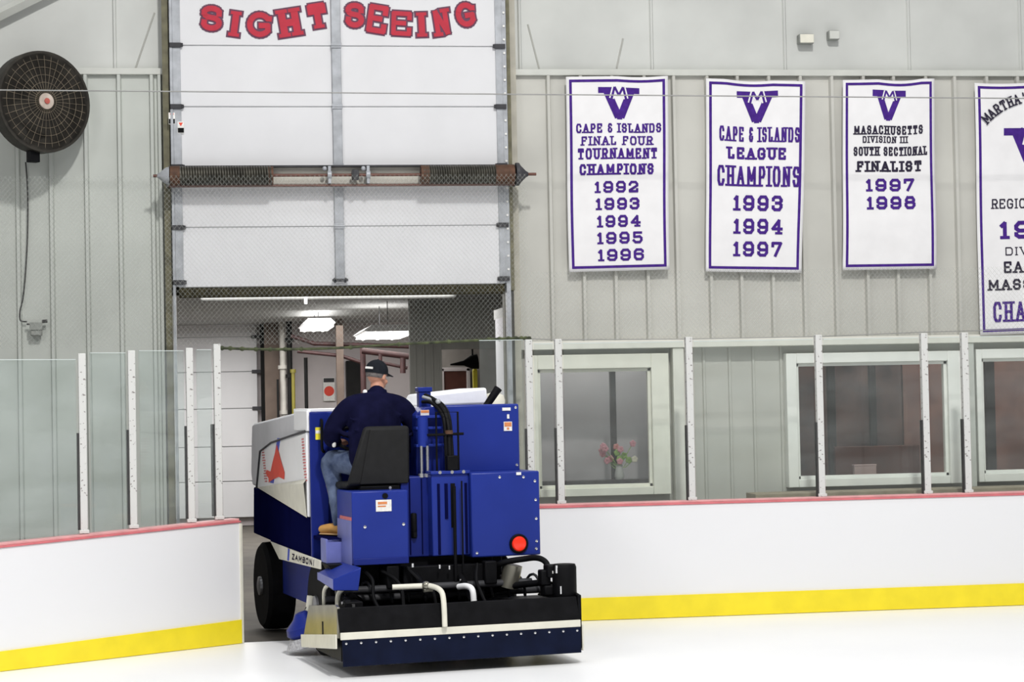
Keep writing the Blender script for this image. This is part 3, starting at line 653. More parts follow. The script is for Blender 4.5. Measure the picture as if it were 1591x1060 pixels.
# ------------------------------------------------------------------ fan, cord, boxes on the wall
fc = W(61, 160, 19.28)
fan = empty('caged_fan', (fc.x, fc.y, fc.z), 'large round brown caged fan on the left wall', 'fan', rz=R(33))
RF = .455
fan_g = MB()
for r_ in [RF * k / 13 for k in (3, 5, 7, 9, 11, 13)]:
    fan_g.tube([(r_ * math.cos(a), -.10 - .03 * (1 - (r_ / RF) ** 2), r_ * math.sin(a)) for a in [2 * math.pi * i / 44 for i in range(44)]], .0024, 4, True)
for i in range(36):
    a = 2 * math.pi * i / 36
    fan_g.tube([(r_ * math.cos(a), -.10 - .03 * (1 - (r_ / RF) ** 2), r_ * math.sin(a)) for r_ in (.07, .2, .33, RF)], .0022, 4)
fan_g.build('front_grille', M_fan, fan)
MB().lathe((0, 0, 0), (0, 1, 0), [(-.105, RF - .012), (-.105, RF + .010), (-.08, RF + .014), (.06, RF + .01), (.10, RF - .03), (.10, RF - .05), (.05, RF - .012), (-.08, RF - .012), (-.105, RF - .012)], 56).build('rim', M_fanrim, fan)
bg = MB().lathe((0, 0, 0), (0, 1, 0), [(.05, .06), (.055, RF - .025), (.06, RF - .025), (.065, .06)], 48)
bg.build('rear_grille', mat('lightened_rear_grille', (.42, .34, .22), .7, var2=(.16, .12, .09), scale=9), fan)  # brown lightened in the colour to offset shade inside the drum
for k in range(3):
    bl = MB(); rings = []
    for i in range(9):
        t = i / 8; r_ = .06 + (RF - .09) * t; wd = .07 + .16 * math.sin(math.pi * (.12 + .72 * t)); an = R(28 - 10 * t)
        rings.append([Vector((r_, 0, 0)) + Vector((0, -math.sin(an) * q * wd + off, math.cos(an) * q * wd)) for q, off in ((-1, 0), (-.3, -.012), (.4, -.012), (1, 0), (.4, .004), (-.3, .004))])
    bl.loft(rings); bl.xf(Matrix.Rotation(R(40 + 120 * k), 4, 'Y')); bl.build('blade', M_blade, fan)
hb = MB().lathe((0, -.02, 0), (0, -1, 0), [(-.10, .085), (.02, .08), (.05, .05)], 24).build('motor_hub', M_fan, fan)
MB().lathe((0, -.135, 0), (0, -1, 0), [(0, .075), (.008, .072), (.012, .02)], 24).build('badge', M_blade, hb)
MB().lathe((0, -.150, 0), (0, -1, 0), [(0, .028), (.006, .026), (.008, .005)], 16).build('badge_centre', M_hubr, hb)
cs, sn = math.cos(R(33)), math.sin(R(33))
MB().tube([(0, .1, 0), (0, .2, -.02)], .03, 10).box(-.06, .06, .19, .215, -.14, .12).tube([(0, .1, -RF + .04), (0, .19, -.1)], .015, 8).build('mounting_bracket', M_fanrim, fan, .003)
MB().box(-.13, -.03, -.06, .02, -RF - .10, -RF + .005).build('switch_box', M_black, fan, .006)
YC = YW - .045
cp = [(40, 252), (43, 300), (43, 360), (40, 420), (36, 462), (31, 484), (32, 498), (42, 500)]
def smooth(pts, n=6):
    out = []; P = [Vector(p) for p in pts]
    for i in range(len(P) - 1):
        a, b_, c_, d_ = P[max(i - 1, 0)], P[i], P[i + 1], P[min(i + 2, len(P) - 1)]
        for j in range(n):
            t = j / n; out.append(.5 * ((2 * b_) + (c_ - a) * t + (2 * a - 5 * b_ + 4 * c_ - d_) * t * t + (3 * b_ - a - 3 * c_ + d_) * t ** 3))
    out.append(P[-1]); return out
tag(MB().tube(smooth([W(x, y, YC) for x, y in cp]), .007, 6).build('power_cord', M_cord), 'dark cord hanging down the siding from the round fan', 'cord')
p = W(57, 510, YW - .06)
ob = empty('outlet_box', (p.x, YW - .03, p.z), 'small grey outlet box low on the siding at the end of the fan cord', 'outlet')
MB().box(-.055, .05, -.07, -.002, -.075, .05).build('housing', M_boxg, ob, .012)
MB().box(-.06, .055, -.08, -.07, -.02, .055).build('cover', M_boxg, ob, .004)
MB().cyl((.05, -.04, .06), (.10, -.04, .065), .016, 10).box(-.09, -.055, -.05, -.03, .03, .045).build('plug', M_cord, ob, .003)
for (px, py, w_, h_, d_, lab, m) in ((1250, 62, .075, .048, .10, 'small cream box high on the upper right wall, lower of the pair', M_cream), (1293, 56, .055, .046, .09, 'small grey box high on the upper right wall, right of the cream box', M_trimg)):
    p = W(px, py, YW + .01)
    bx_ = empty('wall_box', (p.x, YW + .03, p.z), lab, 'wall box')
    MB().box(-w_, w_, -d_, -.0, -h_, h_).build('housing', M_boxg, bx_, .01); MB().box(-w_ + .008, w_ - .004, -d_ - .006, -d_, -h_ + .006, h_ - .006).build('front_cover', m, bx_, .004)

# ------------------------------------------------------------------ dasher boards, posts, glass
bo = empty('dasher_boards', (2.35, 18.77, 0), 'long white rink boards with yellow kick strip under the windows', 'rink boards')
def loc_build(par, name, mb, m, bevel=0.0, lab=None):
    mb.xf(par.matrix_world.inverted()) if False else mb.xf((Matrix.Translation(par.location) @ Matrix.Rotation(par.rotation_euler.z, 4, 'Z')).inverted())
    o = mb.build(name, m, par, bevel)
    if lab: o['label'] = lab
    return o
loc_build(bo, 'panel', MB().box(2.35, 12, 18.77, 18.88, 0, 1.045), M_board, .003)
loc_build(bo, 'kick_strip', MB().box(2.35, 12, 18.755, 18.77, 0.004, .21), M_yellow, .002)
loc_build(bo, 'cap_rail', MB().box(2.34, 12, 18.758, 18.93, 1.045, 1.062), M_red, .003)
loc_build(bo, 'cap_ledge', MB().box(2.34, 12, 18.785, 18.93, 1.062, 1.080), M_redl, .003)
G0 = Vector((0.134, 17.964, 0)); G1 = Vector((-1.757, 16.636, 0)); gd = (G1 - G0).normalized()
ga = math.atan2(-gd.y, -gd.x)     # board runs along local -x
gate = empty('dasher_gate', G0, 'white angled rink boards with yellow kick strip on the left', 'rink boards', rz=ga)
LG = 3.4
def gz(t): return 1.040 - .031 * t          # top edge sinks slightly along its length
def gbar(y0, y1, za, zb, x0=0.0, x1=LG):
    return MB().hexa([(-x1, y0, za(x1)), (-x0, y0, za(x0)), (-x0, y1, za(x0)), (-x1, y1, za(x1))], [(-x1, y0, zb(x1)), (-x0, y0, zb(x0)), (-x0, y1, zb(x0)), (-x1, y1, zb(x1))])
z0 = lambda t: 0.003
gbar(0, .11, z0, gz).build('panel', M_board, gate, .003)
gbar(-.015, 0, z0, lambda t: .205 - .02 * t).build('kick_strip', M_yellow, gate, .002)
gbar(-.012, .15, gz, lambda t: gz(t) + .014, -.01).build('cap_rail', M_red, gate, .003)
gbar(.015, .15, lambda t: gz(t) + .014, lambda t: gz(t) + .034, -.01).build('cap_ledge', M_redl, gate, .003)
MB().box(-.002, .022, -.014, .112, 0.003, 1.03).build('end_cap', M_cream, gate, .003)

PX = [2.818, 3.095, 4.332, 5.583, 6.618, 7.02, 8.30]
plab = ['white glass post at the right edge of the bay opening', 'white post in front of the left window, second from the opening', 'white post just left of the plain siding between windows',
        'white post in front of the left part of the middle window', 'white post in front of the right part of the middle window', 'white post between the middle and right windows', 'white post beyond the right picture edge']
for i, x in enumerate(PX[:6]):
    ps = empty('glass_post', (x, 18.85, 1.08), plab[i], 'post', 'glass posts on the right boards')
    MB().box(-.032, .032, -.035, .035, 0, 1.525).build('upright', M_post, ps, .006)
    MB().box(-.042, .042, -.045, .045, 0, .03).build('foot', M_post, ps, .004)
    MB().box(-.047, -.033, -.03, .03, .0, .70).build('gasket_strip', M_gasket, ps, .002)
M_edge = mat('glass_edge', (0.62, 0.68, 0.66), .3, var=.05)
def pane_r(xa, xb, lab, z1=2.56):
    o = empty('rink_shield', ((xa + xb) / 2, 18.85, 1.085), lab, 'glass pane', 'glass panes above the right boards')
    h_ = z1 - 1.085; w_ = (xb - xa) / 2
    MB().box(-w_, w_, -.006, .006, 0, h_).build('sheet', M_glass, o)
    MB().box(-w_, w_, -.006, .006, h_, h_ + .006).build('top_edge', M_edge, o)
names = ['narrow glass pane over the hidden board end, right of the opening', 'narrow glass pane between the first two right posts', 'glass pane in front of the left window', 'glass pane in front of the plain siding', 'glass pane in front of the middle window', 'narrow glass pane in front of the right end of the middle window', 'glass pane in front of the right window']
xs = [2.36] + PX
for i in range(7):
    pane_r(xs[i] + (.05 if i else 0), xs[i + 1] - .05, names[i], 2.60 if i == 0 else 2.56)
# left glass on the angled boards
PT = [0.152, 0.437, 1.0136, 1.487]
gl_lab = ['white post at the end of the left boards beside the opening', 'second post from the opening on the left boards', 'third post from the opening on the left boards', 'leftmost post on the left boards']
gl_h = [1.51, 1.485, 1.48, 1.47]
Mg = Matrix.Translation(G0) @ Matrix.Rotation(ga, 4, 'Z')
for i, t in enumerate(PT):
    base = Mg @ Vector((-t, .08, gz(t - .06) + .036))
    ps = empty('glass_post', base, gl_lab[i], 'post', 'glass posts on the left boards', rz=ga - R(28))
    MB().box(-.03, .03, -.03, .03, 0, gl_h[i]).build('upright', M_post, ps, .006)
    MB().box(-.04, .04, -.04, .04, 0, .03).build('foot', M_post, ps, .004)
    MB().box(-.062 if i == 0 else -.05, -.031, -.02, .02, .03, .82).build('gasket_strip', M_gasket, ps, .002)
tb = [0.152, 0.437, 1.0136, 1.487, 3.35]
pl = ['glass pane at the opening end of the left boards', 'glass pane second from the opening on the left boards', 'glass pane third from the opening on the left boards', 'wide glass pane at the picture edge on the left boards']
for i in range(4):
    ta, tb_ = tb[i] + .06, tb[i + 1] - .075
    base = Mg @ Vector((-(ta + tb_) / 2, .08, gz(ta) + .037))
    o = empty('rink_shield', base, pl[i], 'glass pane', 'glass panes above the left boards', rz=ga)
    w_ = (tb_ - ta) / 2; h_ = 1.46 if i < 3 else 1.42
    MB().box(-w_, w_, -.006, .006, 0, h_).build('sheet', M_glass_l, o)
    MB().box(-w_, w_, -.006, .006, h_, h_ + .006).build('top_edge', M_edge, o)

# ------------------------------------------------------------------ netting
YN = 19.0
za, zb = W(0, 140, 18.72), W(1591, 153, 18.72)
nt_ = empty('hanging_net', (1.4, YN, 2.6), 'fine pale safety netting across the end wall between the glass and the springs', 'net')
def zt(x): return 4.16 if x < 2.855 else 3.24
def zw(x): return za.z + (zb.z - za.z) * (x - za.x) / (zb.x - za.x)
def zbt(x): return 2.60
n_ = MB()
xs_ = [-4 + i * .5 for i in range(14)] + [2.85, 2.86] + [3.36 + i * .5 for i in range(16)]
for xa, xb in zip(xs_[:-1], xs_[1:]):
    n_.quad((xa - 1.4, 0, zbt(xa) - 2.6), (xb - 1.4, 0, zbt(xb) - 2.6), (xb - 1.4, 0, zt(xb) - 2.6), (xa - 1.4, 0, zt(xa) - 2.6))
n_.build('mesh', M_net, nt_)
tag(MB().tube([(x, 18.72, zw(x)) for x in xs_], .006, 6).build('hanging_wire', M_wire), 'thin grey wire stretched across the wall over the fan and the banner tops', 'wire')
rp_ = smooth([W(x, y, YN - .05) for x, y in ((345, 541), (420, 543), (520, 541), (620, 535), (720, 530), (790, 526), (822, 526))], 8)
rope = MB().tube(rp_, .012, 8)
for i in range(0, len(rp_), 2):
    if i < 12 or i > len(rp_) - 14 or i % 6 == 0: rope.ball(rp_[i], .024, .02, .022, 8)
tag(rope.build('hanging_rope', M_rope), 'dark green knotted rope along the bottom of the netting across the opening', 'rope')
rp2 = [W(x, y, YN - .02) for x, y in ((822, 526), (860, 528), (1071, 527), (1273, 523), (1437, 516), (1591, 512), (1640, 511))]
tag(MB().tube(rp2, .004, 6).build('net_cord', M_wire), 'thin grey cord along the foot of the netting above the right glass', 'cord')

# ------------------------------------------------------------------ machine bay behind the opening
struct('ceiling_garage', MB().box(-4, 6, YW + .14, 36, 3.40, 3.5), M_beam, 'plain grey ceiling of the machine bay', 'ceiling')
struct('wall_garage_back', MB().box(-4, 6, 35.2, 35.3, 0, 3.4), M_gwall, 'pale back wall of the machine bay', 'wall')
struct('wall_garage_left', MB().box(-4.1, -4, YW + .14, 36, 0, 3.5), M_gwall, 'left wall of the machine bay', 'wall')
struct('wall_garage_right', MB().box(6, 6.1, 21.75, 36, 0, 3.5), M_gwall, 'right wall of the machine bay', 'wall')
struct('wall_garage_front', MB().box(-4, DL, YW + .121, YW + .2, 0, 3.4).box(DR, 2.90, YW + .20, YW + .25, 0, 3.4), M_gwall2, 'inner face of the end wall either side of the opening', 'wall')
pa, pb = W(637, 560, 26).x, 6.0
pr = MB().box(pa, W(686, 560, 26).x, 26, 26.12, 0, 3.4).box(W(686, 560, 26).x, pb, 26, 26.12, 2.70, 3.4)
for k in range(4): pr.box(pa + .05 + k * .11, pa + .075 + k * .11, 25.985, 26.0, 0, 3.4)
struct('wall_partition', pr, M_gwall2, 'grey ribbed partition on the right of the machine bay', 'wall')
struct('wall_side_passage', MB().box(W(686, 560, 26).x, 6, 29.0, 29.1, 0, 3.4), mat('taupe_passage_wall', (.26, .24, .22), .7, var=.1), 'taupe wall at the back of the side passage', 'wall')
dd = empty('door_3', (W(708, 600, 28.9).x, 28.98, 0), 'dark red door in the side passage beyond the machine', 'door', None, 'structure')
MB().box(-.16, .16, -.05, 0, 0, 2.46).build('leaf', M_reddoor, dd, .004)
MB().box(-.21, -.16, -.07, 0, 0, 2.50).box(.16, .21, -.07, 0, 0, 2.50).box(-.21, .21, -.07, 0, 2.46, 2.51).build('door_frame', M_gwall, dd, .004)
yb_ = W(738, 600, 27.5); tag(MB().box(yb_.x - .03, yb_.x + .03, 27.45, 27.5, 0, 2.45).ball((yb_.x, 27.475, 2.45), .03).build('yellow_post', M_yel2, None, .004), 'bright yellow post standing beside the dark red door', 'post')
p = W(732, 563, 27.2)
hk = empty('ceiling_heater', (p.x, 27.2, p.z), 'dark fan shaped unit hanging in the side passage near the yellow post', 'heater')
MB().lathe((0, 0, 0), (1, 0, .1), [(-.28, .01), (-.1, .035), (0, .09), (.09, .10), (.10, .02)], 14).build('body', M_black, hk); MB().cyl((.02, 0, .05), (.02, 0, 3.4 - p.z), .012, 8).build('hanger', M_black, hk)
# far sectional door
d2 = empty('door_2', (0, 35.12, .14), 'closed white sectional door at the far end of the machine bay', 'door', None, 'structure')
xa, xb = -1.6, .60
zz_ = [0.0] + [W(370, y, 35.12).z - .14 for y in (748, 694, 635, 578, 524)] + [3.26]
for i in range(6): MB().box(xa, xb, -.06, 0, zz_[i] + .006, zz_[i + 1] - .006).build('door_section', M_doorw, d2, .008)
MB().box(xa + .01, xb - .01, -.03, -.005, 0, 3.26).build('section_joint', M_dooredge, d2)
MB().box(xb + .06, xb + .15, -.12, 0, -.14, 3.26).build('track', M_pipeb, d2)
for z in zz_[1:6]: MB().box(xb - .09, xb + .08, -.09, -.061, z - .03, z + .03).build('hinge', M_dgrey, d2, .004)
def vpipe(name, px, Y, r, m, lab, z0=0, z1=3.4, cat='pipe', fit=()):
    x = W(px, 560, Y).x
    q = MB().cyl((x, Y, z0), (x, Y, z1), r, 12)
    for f in fit: q.cyl((x, Y, f - .03), (x, Y, f + .03), r * 1.6, 12)
    return tag(q.build(name, m), lab, cat)
tag(MB().box(W(411, 560, 34.6).x, W(434, 560, 34.6).x, 34.6, 34.8, 0, 3.4).build('steel_column', M_brown, None, .006), 'brown steel column beside the far white door', 'column')
vpipe('large_pipe', 440, 34.3, .055, M_pipew, 'thick grey white upright pipe right of the brown column', fit=(2.65, 1.9))
vpipe('black_pipe', 450, 34.2, .045, M_pipeb, 'thick black upright pipe beside the grey white pipe', fit=(3.1, 2.5))
vpipe('yellow_pipe', 455, 34.1, .03, M_pipey, 'thin yellow green upright pipe beside the black pipe', z1=2.6, fit=(2.58,))
vpipe('thin_pipe', 431, 34.2, .02, M_pipeb, 'short thin black pipe against the brown column', z1=2.45)
vpipe('thin_pipe', 475, 34.2, .03, M_pipeb, 'thin black upright pipe on the pale wall left of the red sign', z1=2.8)
vpipe('maroon_post', 564, 33, .045, M_pipe, 'maroon upright post behind the driver', z1=2.95, cat='post')
tag(MB().box(W(523, 560, 33.5).x, W(534, 560, 33.5).x, 33.5, 33.7, 0, 3.4).build('steel_column', M_brown, None, .006), 'narrow brown steel column just right of the red sign', 'column')
def hp(pts, Y, r, lab, m=M_pipe):
    tag(MB().tube([W(x, y, Y) for x, y in pts], r, 10).build('hanging_pipe', m), lab, 'pipe', 'maroon pipes in the machine bay')
hp([(452, 522), (488, 534), (560, 536), (640, 539)], 33.8, .035, 'upper maroon pipe sloping from the black pipe across the bay')
hp([(462, 546), (530, 553), (560, 563)], 33.6, .03, 'lower maroon pipe crossing the narrow brown column')
hp([(562, 545), (635, 554)], 32.8, .05, 'thick maroon pipe running right from the maroon post')
hp([(590, 563), (633, 572)], 32.8, .028, 'lowest maroon pipe above the driver cap')
hp([(591, 550), (591, 561)], 32.62, .03, 'short maroon drop pipe above the driver cap')
hp([(626, 556), (626, 580)], 32.62, .045, 'maroon drop pipe at the right end of the thick pipe')
tag(MB().box(W(538, 560, 34.9).x, W(562, 560, 34.9).x, 34.88, 35.18, 0, 2.75).build('doorway_panel', M_pipeb, None, .01), 'dark doorway panel behind the driver left shoulder', 'doorway')
p = W(512, 605, 35.0)
sg = empty('wall_sign', (p.x, 35.18, p.z), 'white sign with a red round print on the pale back wall', 'sign')
MB().box(-.10, .10, -.03, -.005, -.20, .20).build('board', M_label, sg, .004)
MB().box(-.09, .09, -.034, -.03, .12, .19).build('printed_band', M_dgrey, sg); MB().lathe((0, -.03, -.03), (0, -1, 0), [(0, .085), (.006, .085)], 24).build('printed_disc', M_redpr, sg)
# fluorescent fixtures
def fixture(x0, x1, y0, y1, z, lab, on=True):
    f = empty('ceiling_light', ((x0 + x1) / 2, (y0 + y1) / 2, z), lab, 'light fixture', 'fluorescent fixtures in the machine bay'); w_, d_ = (x1 - x0) / 2, (y1 - y0) / 2
    MB().prism([(-w_, .02), (-w_ * .7, .09), (w_ * .7, .09), (w_, .02), (w_ * .9, .0), (-w_ * .9, 0)], 1, -d_, d_).build('housing', M_white if on else M_beam, f)
    for k in range(3 if on else 2):
        xx = -w_ * .6 + k * w_ * (.6 if on else 1.2)
        MB().cyl((xx, -d_ * .97, -.02), (xx, d_ * .97, -.02), .028, 10).build('tube', M_tube if on else M_white, f)
    if on: MB().prism([(-w_ * .9, -.035), (w_ * .9, -.035), (w_ * .85, .0), (-w_ * .85, .0)], 1, -d_ * .97, d_ * .97).build('diffuser', M_tube, f)
    for s in (-.6, .6): MB().cyl((0, s * d_, .09), (0, s * d_, 3.4 - z), .006, 6).build('hanger', M_dgrey, f)
a, b_ = W(556, 512, 28.5), W(634, 512, 28.5)
fixture(a.x, b_.x, 27.2, 29.6, 2.98, 'brightly lit wide fluorescent fixture above the driver')
a, b_ = W(468, 505, 31.0), W(517, 505, 31.0)
fixture(a.x, b_.x, 30.2, 32.2, 3.20, 'lit fluorescent fixture left of the bright wide one, partly hidden')
f = empty('ceiling_light', (1.0, 24.0, 3.36), 'long unlit strip light just under the door edge', 'light fixture', 'fluorescent fixtures in the machine bay')
a, b_ = W(312, 470, 24), W(708, 462, 24)
MB().box(a.x - 1.0, b_.x - 1.0, -.10, .10, -.11, .03).build('housing', M_beam, f, .03); MB().cyl((-.02, -.11, -.16), (-.02, -.11, -.02), .018, 8).build('pull_knob', M_white, f)

# ------------------------------------------------------------------ ice resurfacing machine
MH = R(10); M0 = Vector((1.79, 15.59, 0))
zam = empty('ice_resurfacer', M0, 'royal blue and white ice resurfacing machine driving into the bay', 'ice resurfacer', rz=MH)
def zp(name, mb, m, par=zam, bevel=0.0, lab=None):
    o = mb.build(name, m, par, bevel)
    if lab: o['label'] = lab
    return o
# running gear
zp('rear_dark_backing', MB().box(-.72, .50, .82, .86, .46, .82), M_black, bevel=.008)  # black sheet added to darken the shaded gap under the machine
zp('chassis', MB().box(-.55, .58, 1.05, 3.95, .42, .80).box(-.62, .62, .95, 1.2, .62, .80).box(-.45, -.35, .55, 1.1, .60, .78).box(.35, .45, .55, 1.1, .60, .78), M_black, bevel=.01)
def wheel(u, v, s):
    w_ = MB().lathe((u, v, .40), (s, 0, 0), [(-.25, .26), (-.25, .36), (-.22, .395), (-.12, .40), (-.03, .395), (0, .36), (0, .25)], 40)
    wo = empty('wheel', (0, 0, 0)); wo.parent = zam
    o = zp('tyre', w_, M_blackr, wo)
    zp('rim', MB().lathe((u, v, .40), (s, 0, 0), [(-.22, .25), (-.01, .255), (.0, .24), (-.06, .20), (-.07, .10), (.02, .085), (.03, .05)], 28), M_hub, wo)
    lug = MB()
    for k in range(6):
        a = k * math.pi / 3; lug.cyl((u - s * .07, v + .14 * math.cos(a), .40 + .14 * math.sin(a)), (u - s * .045, v + .14 * math.cos(a), .40 + .14 * math.sin(a)), .014, 8)
    zp('wheel_nuts', lug, M_chrome, wo)
wheel(-.85, 3.60, -1); wheel(.85, 3.60, 1); wheel(-.80, 1.50, -1); wheel(.80, 1.50, 1)
# belly panels and side skirts
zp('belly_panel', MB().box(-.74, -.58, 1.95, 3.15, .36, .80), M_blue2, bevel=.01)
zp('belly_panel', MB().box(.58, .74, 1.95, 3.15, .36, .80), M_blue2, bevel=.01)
skirt = [(3.92, .86), (3.88, 1.29), (1.44, 1.12), (1.44, .80), (3.05, .80), (3.15, .84)]
zp('side_skirt', MB().prism(skirt, 0, -.85, -.60), M_navy, bevel=.012, lab='dark navy left side skirt')
zp('side_skirt', MB().prism([(3.92, .86), (3.88, 1.29), (1.44, 1.12), (1.44, .80), (3.05, .80), (3.15, .84)], 0, .60, .85), M_navy, bevel=.012, lab='dark navy right side skirt')
stp = [(3.05, .835), (1.06, .805), (1.06, .735), (2.68, .705)]
sp = zp('side_stripe', MB().prism(stp, 0, -.866, -.852), M_cream, bevel=.003, lab='pale stripe low on the left side')
tm = MB(); text_line(tm, 'ZAMBONI', -1.70, .742, .85, .052, .0125, lambda x, y: (-.869, -x - (y - .74) * .3, y + (-1.7 - x) * -.004), False, .3, True)
zp('stripe_lettering', tm, M_black_l, sp)
zp('stripe_badge', MB().prism([(2.32, .72), (2.26, .72), (2.22, .82), (2.28, .825)], 0, -.869, -.866), M_bluepr, sp)
# snow tank and white side panel
tank = [(4.02, 1.30), (4.08, 1.42), (4.0, 1.86), (3.9, 1.88), (1.95, 1.985), (1.50, 1.985), (1.50, 1.12), (3.7, 1.29)]
zp('snow_tank', MB().prism(tank, 0, -.835, .835), M_whiteg, bevel=.02, lab='grey white snow tank at the front')
pan = [(3.58, 1.30), (3.40, 1.62), (2.9, 1.705), (2.1, 1.77), (1.47, 1.82), (1.47, 1.13)]
sp2 = zp('side_panel', MB().prism(pan, 0, -.872, -.84), M_white, bevel=.008, lab='white left side panel with red and blue emblem')
crease = MB().add([(-.876, 3.57, 1.298), (-.900, 1.47, 1.405), (-.876, 1.47, 1.125)], [(0, 1, 2)]).add([(-.876, 3.57, 1.298), (-.874, 1.47, 1.44), (-.900, 1.47, 1.405)], [(0, 1, 2)])
zp('folded_lower_edge', crease, M_cream, sp2)
er = MB().tube([(-.876, 3.60, 1.29), (-.876, 3.41, 1.63), (-.876, 2.9, 1.715), (-.876, 2.1, 1.782), (-.876, 1.50, 1.83)], .010, 6)
zp('edge_strip', er, M_dgrey, sp2)
zp('tank_rim', MB().prism([(2.0, 1.985), (1.45, 1.985), (1.45, 2.012), (2.0, 2.012)], 0, -.86, .16), M_white, bevel=.005)
zp('rear_upright', MB().box(-.87, -.835, 1.44, 1.95, 1.83, 2.0), M_white, bevel=.008)
# emblem: blue bar and red swooping bird
zp('emblem_bar', MB().prism([(2.97, 1.36), (2.83, 1.36), (2.50, 1.76), (2.62, 1.76)], 0, -.876, -.872), M_bluepr, sp2)
bird = [(2.64, 1.70), (2.50, 1.58), (2.34, 1.47), (2.36, 1.41), (2.58, 1.425), (2.78, 1.40), (2.95, 1.375), (3.02, 1.36), (3.03, 1.40), (3.16, 1.44), (3.10, 1.47), (2.93, 1.46), (2.84, 1.54), (2.72, 1.63)]
zp('emblem_figure', MB().prism(bird, 0, -.879, -.8762), M_redpr, sp2)
for v0, v1, zt_, zb_, n in ((3.30, 3.16, 1.66, 1.36, 13), (1.60, 1.50, 1.78, 1.42, 15)):
    rm = MB(); rr = random.Random(n)
    for k in range(n):
        t = k / n; v = v0 + (v1 - v0) * (1 - t) ; z = zb_ + (zt_ - zb_) * t; h_ = (zt_ - zb_) / n * .62; w_ = rr.uniform(.035, .075) if v0 > 2 else rr.uniform(.03, .05)
        rm.prism([(v + w_, z), (v - w_, z + .004), (v - w_, z + h_), (v + w_, z + h_ - .004)], 0, -.8765, -.872)
    zp('faded_print', rm, M_pinkpr, sp2)
# bulkhead in front of the driver, footwell, step
zp('dash_bulkhead', MB().prism([(-.85, .79), (-.70, .79), (-.70, 1.02), (.12, 1.02), (.12, 1.985), (-.85, 1.985)], 1, 1.425, 1.455), M_blue, bevel=.006)
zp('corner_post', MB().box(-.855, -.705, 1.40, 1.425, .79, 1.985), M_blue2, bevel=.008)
lb = zp('dash_label', MB().box(-.81, -.765, 1.393, 1.40, 1.76, 1.86), M_yel2)
zp('printed_band', MB().box(-.81, -.765, 1.391, 1.393, 1.81, 1.835), M_label, lb)
zp('grab_handle', MB().tube(smooth([(-.76, 1.40, 1.92), (-.77, 1.33, 1.90), (-.775, 1.32, 1.78), (-.77, 1.33, 1.68), (-.74, 1.40, 1.66)]), .012, 8), M_black)
zp('floor_plate', MB().box(-.84, .20, .90, 1.43, .955, .985), M_navy, bevel=.004)
st_ = zp('step_box', MB().box(-.85, -.715, .90, 1.10, .79, .983), M_lilac, bevel=.006, lab='pale blue step on the left')  # evenly pale blue step
zp('step_edge', MB().box(-.715, -.700, .88, 1.10, .77, .99), M_blue2, st_)
zp('step_underside', MB().prism([(-.86, .79), (-.64, .79), (-.56, .70), (-.80, .70)], 1, .80, 1.06), M_black, bevel=.005)
fb = zp('fender', MB().hexa([(-.91, .95, .66), (-.91, .42, .62), (-.74, .30, .62), (-.74, .95, .66)], [(-.91, .95, .72), (-.91, .42, .705), (-.715, .30, .80), (-.715, .95, .80)]), M_blue, bevel=.008)
zp('fender_lit_face', MB().hexa([(-.914, .95, .665), (-.914, .42, .635), (-.909, .42, .635), (-.909, .95, .665)], [(-.914, .95, .722), (-.914, .42, .707), (-.909, .42, .707), (-.909, .95, .722)]), M_lilac, fb)  # outer fender face painted paler, as lit
# seat box
sb_ = zp('seat_box', MB().box(-.72, -.27, .55, 1.06, .80, 1.365), M_blue, bevel=.01)
zp('lit_side_face', MB().box(-.7245, -.7205, .57, 1.04, .78, 1.14), M_lilac, sb_, .002)  # pale sheet that paints light onto the seat box's left side
zp('red_reflection', MB().box(-.7246, -.7206, .57, .95, 1.14, 1.165), M_pinkpr, sb_)  # painted reflection of a reddish top, laid on as a strip
zp('lower_lip', MB().box(-.715, -.275, .535, .55, .795, .845), M_blue2, sb_, .003)
for u, z in ((-.62, 1.09), (-.31, 1.10)):
    zp('bolt', MB().lathe((u, .55, z), (0, -1, 0), [(0, .013), (.006, .012), (.008, .004)], 12), M_chrome, sb_)
l_ = zp('instruction_label', MB().box(-.53, -.405, .544, .55, 1.205, 1.295), M_label, sb_)
zp('print_lines', MB().box(-.515, -.44, .542, .544, 1.26, 1.28).box(-.515, -.45, .542, .544, 1.24, 1.25), M_orange, l_)
zp('plate_label', MB().box(-.395, -.305, .544, .55, .80, .838), M_label, sb_)
zp('knob', MB().cyl((-.455, .55, 1.325), (-.455, .535, 1.325), .022, 14), M_black, sb_)
# seat
seat = empty('seat', (0, 0, 0)); seat.parent = zam
zp('backrest', MB().hexa([(-.705, .77, 1.40), (-.185, .77, 1.40), (-.195, .84, 1.40), (-.695, .84, 1.40)], [(-.555, .79, 1.865), (-.175, .79, 1.865), (-.19, .85, 1.865), (-.54, .85, 1.865)]), M_seatv, seat, .028)
zp('backrest_shell', MB().hexa([(-.60, .76, 1.41), (-.205, .76, 1.41), (-.215, .775, 1.41), (-.60, .775, 1.41)], [(-.505, .778, 1.84), (-.20, .778, 1.84), (-.20, .795, 1.84), (-.505, .795, 1.84)]), M_seatv, seat, .006)
zp('cushion', MB().box(-.70, -.19, .85, 1.22, 1.372, 1.425), M_seatv, seat, .035)
zp('seat_base', MB().box(-.60, -.28, .75, 1.15, 1.362, 1.395), M_black, seat, .005)
zp('seat_bolt', MB().cyl((-.36, .745, 1.378), (-.36, .76, 1.378), .012, 8), M_chrome, seat)
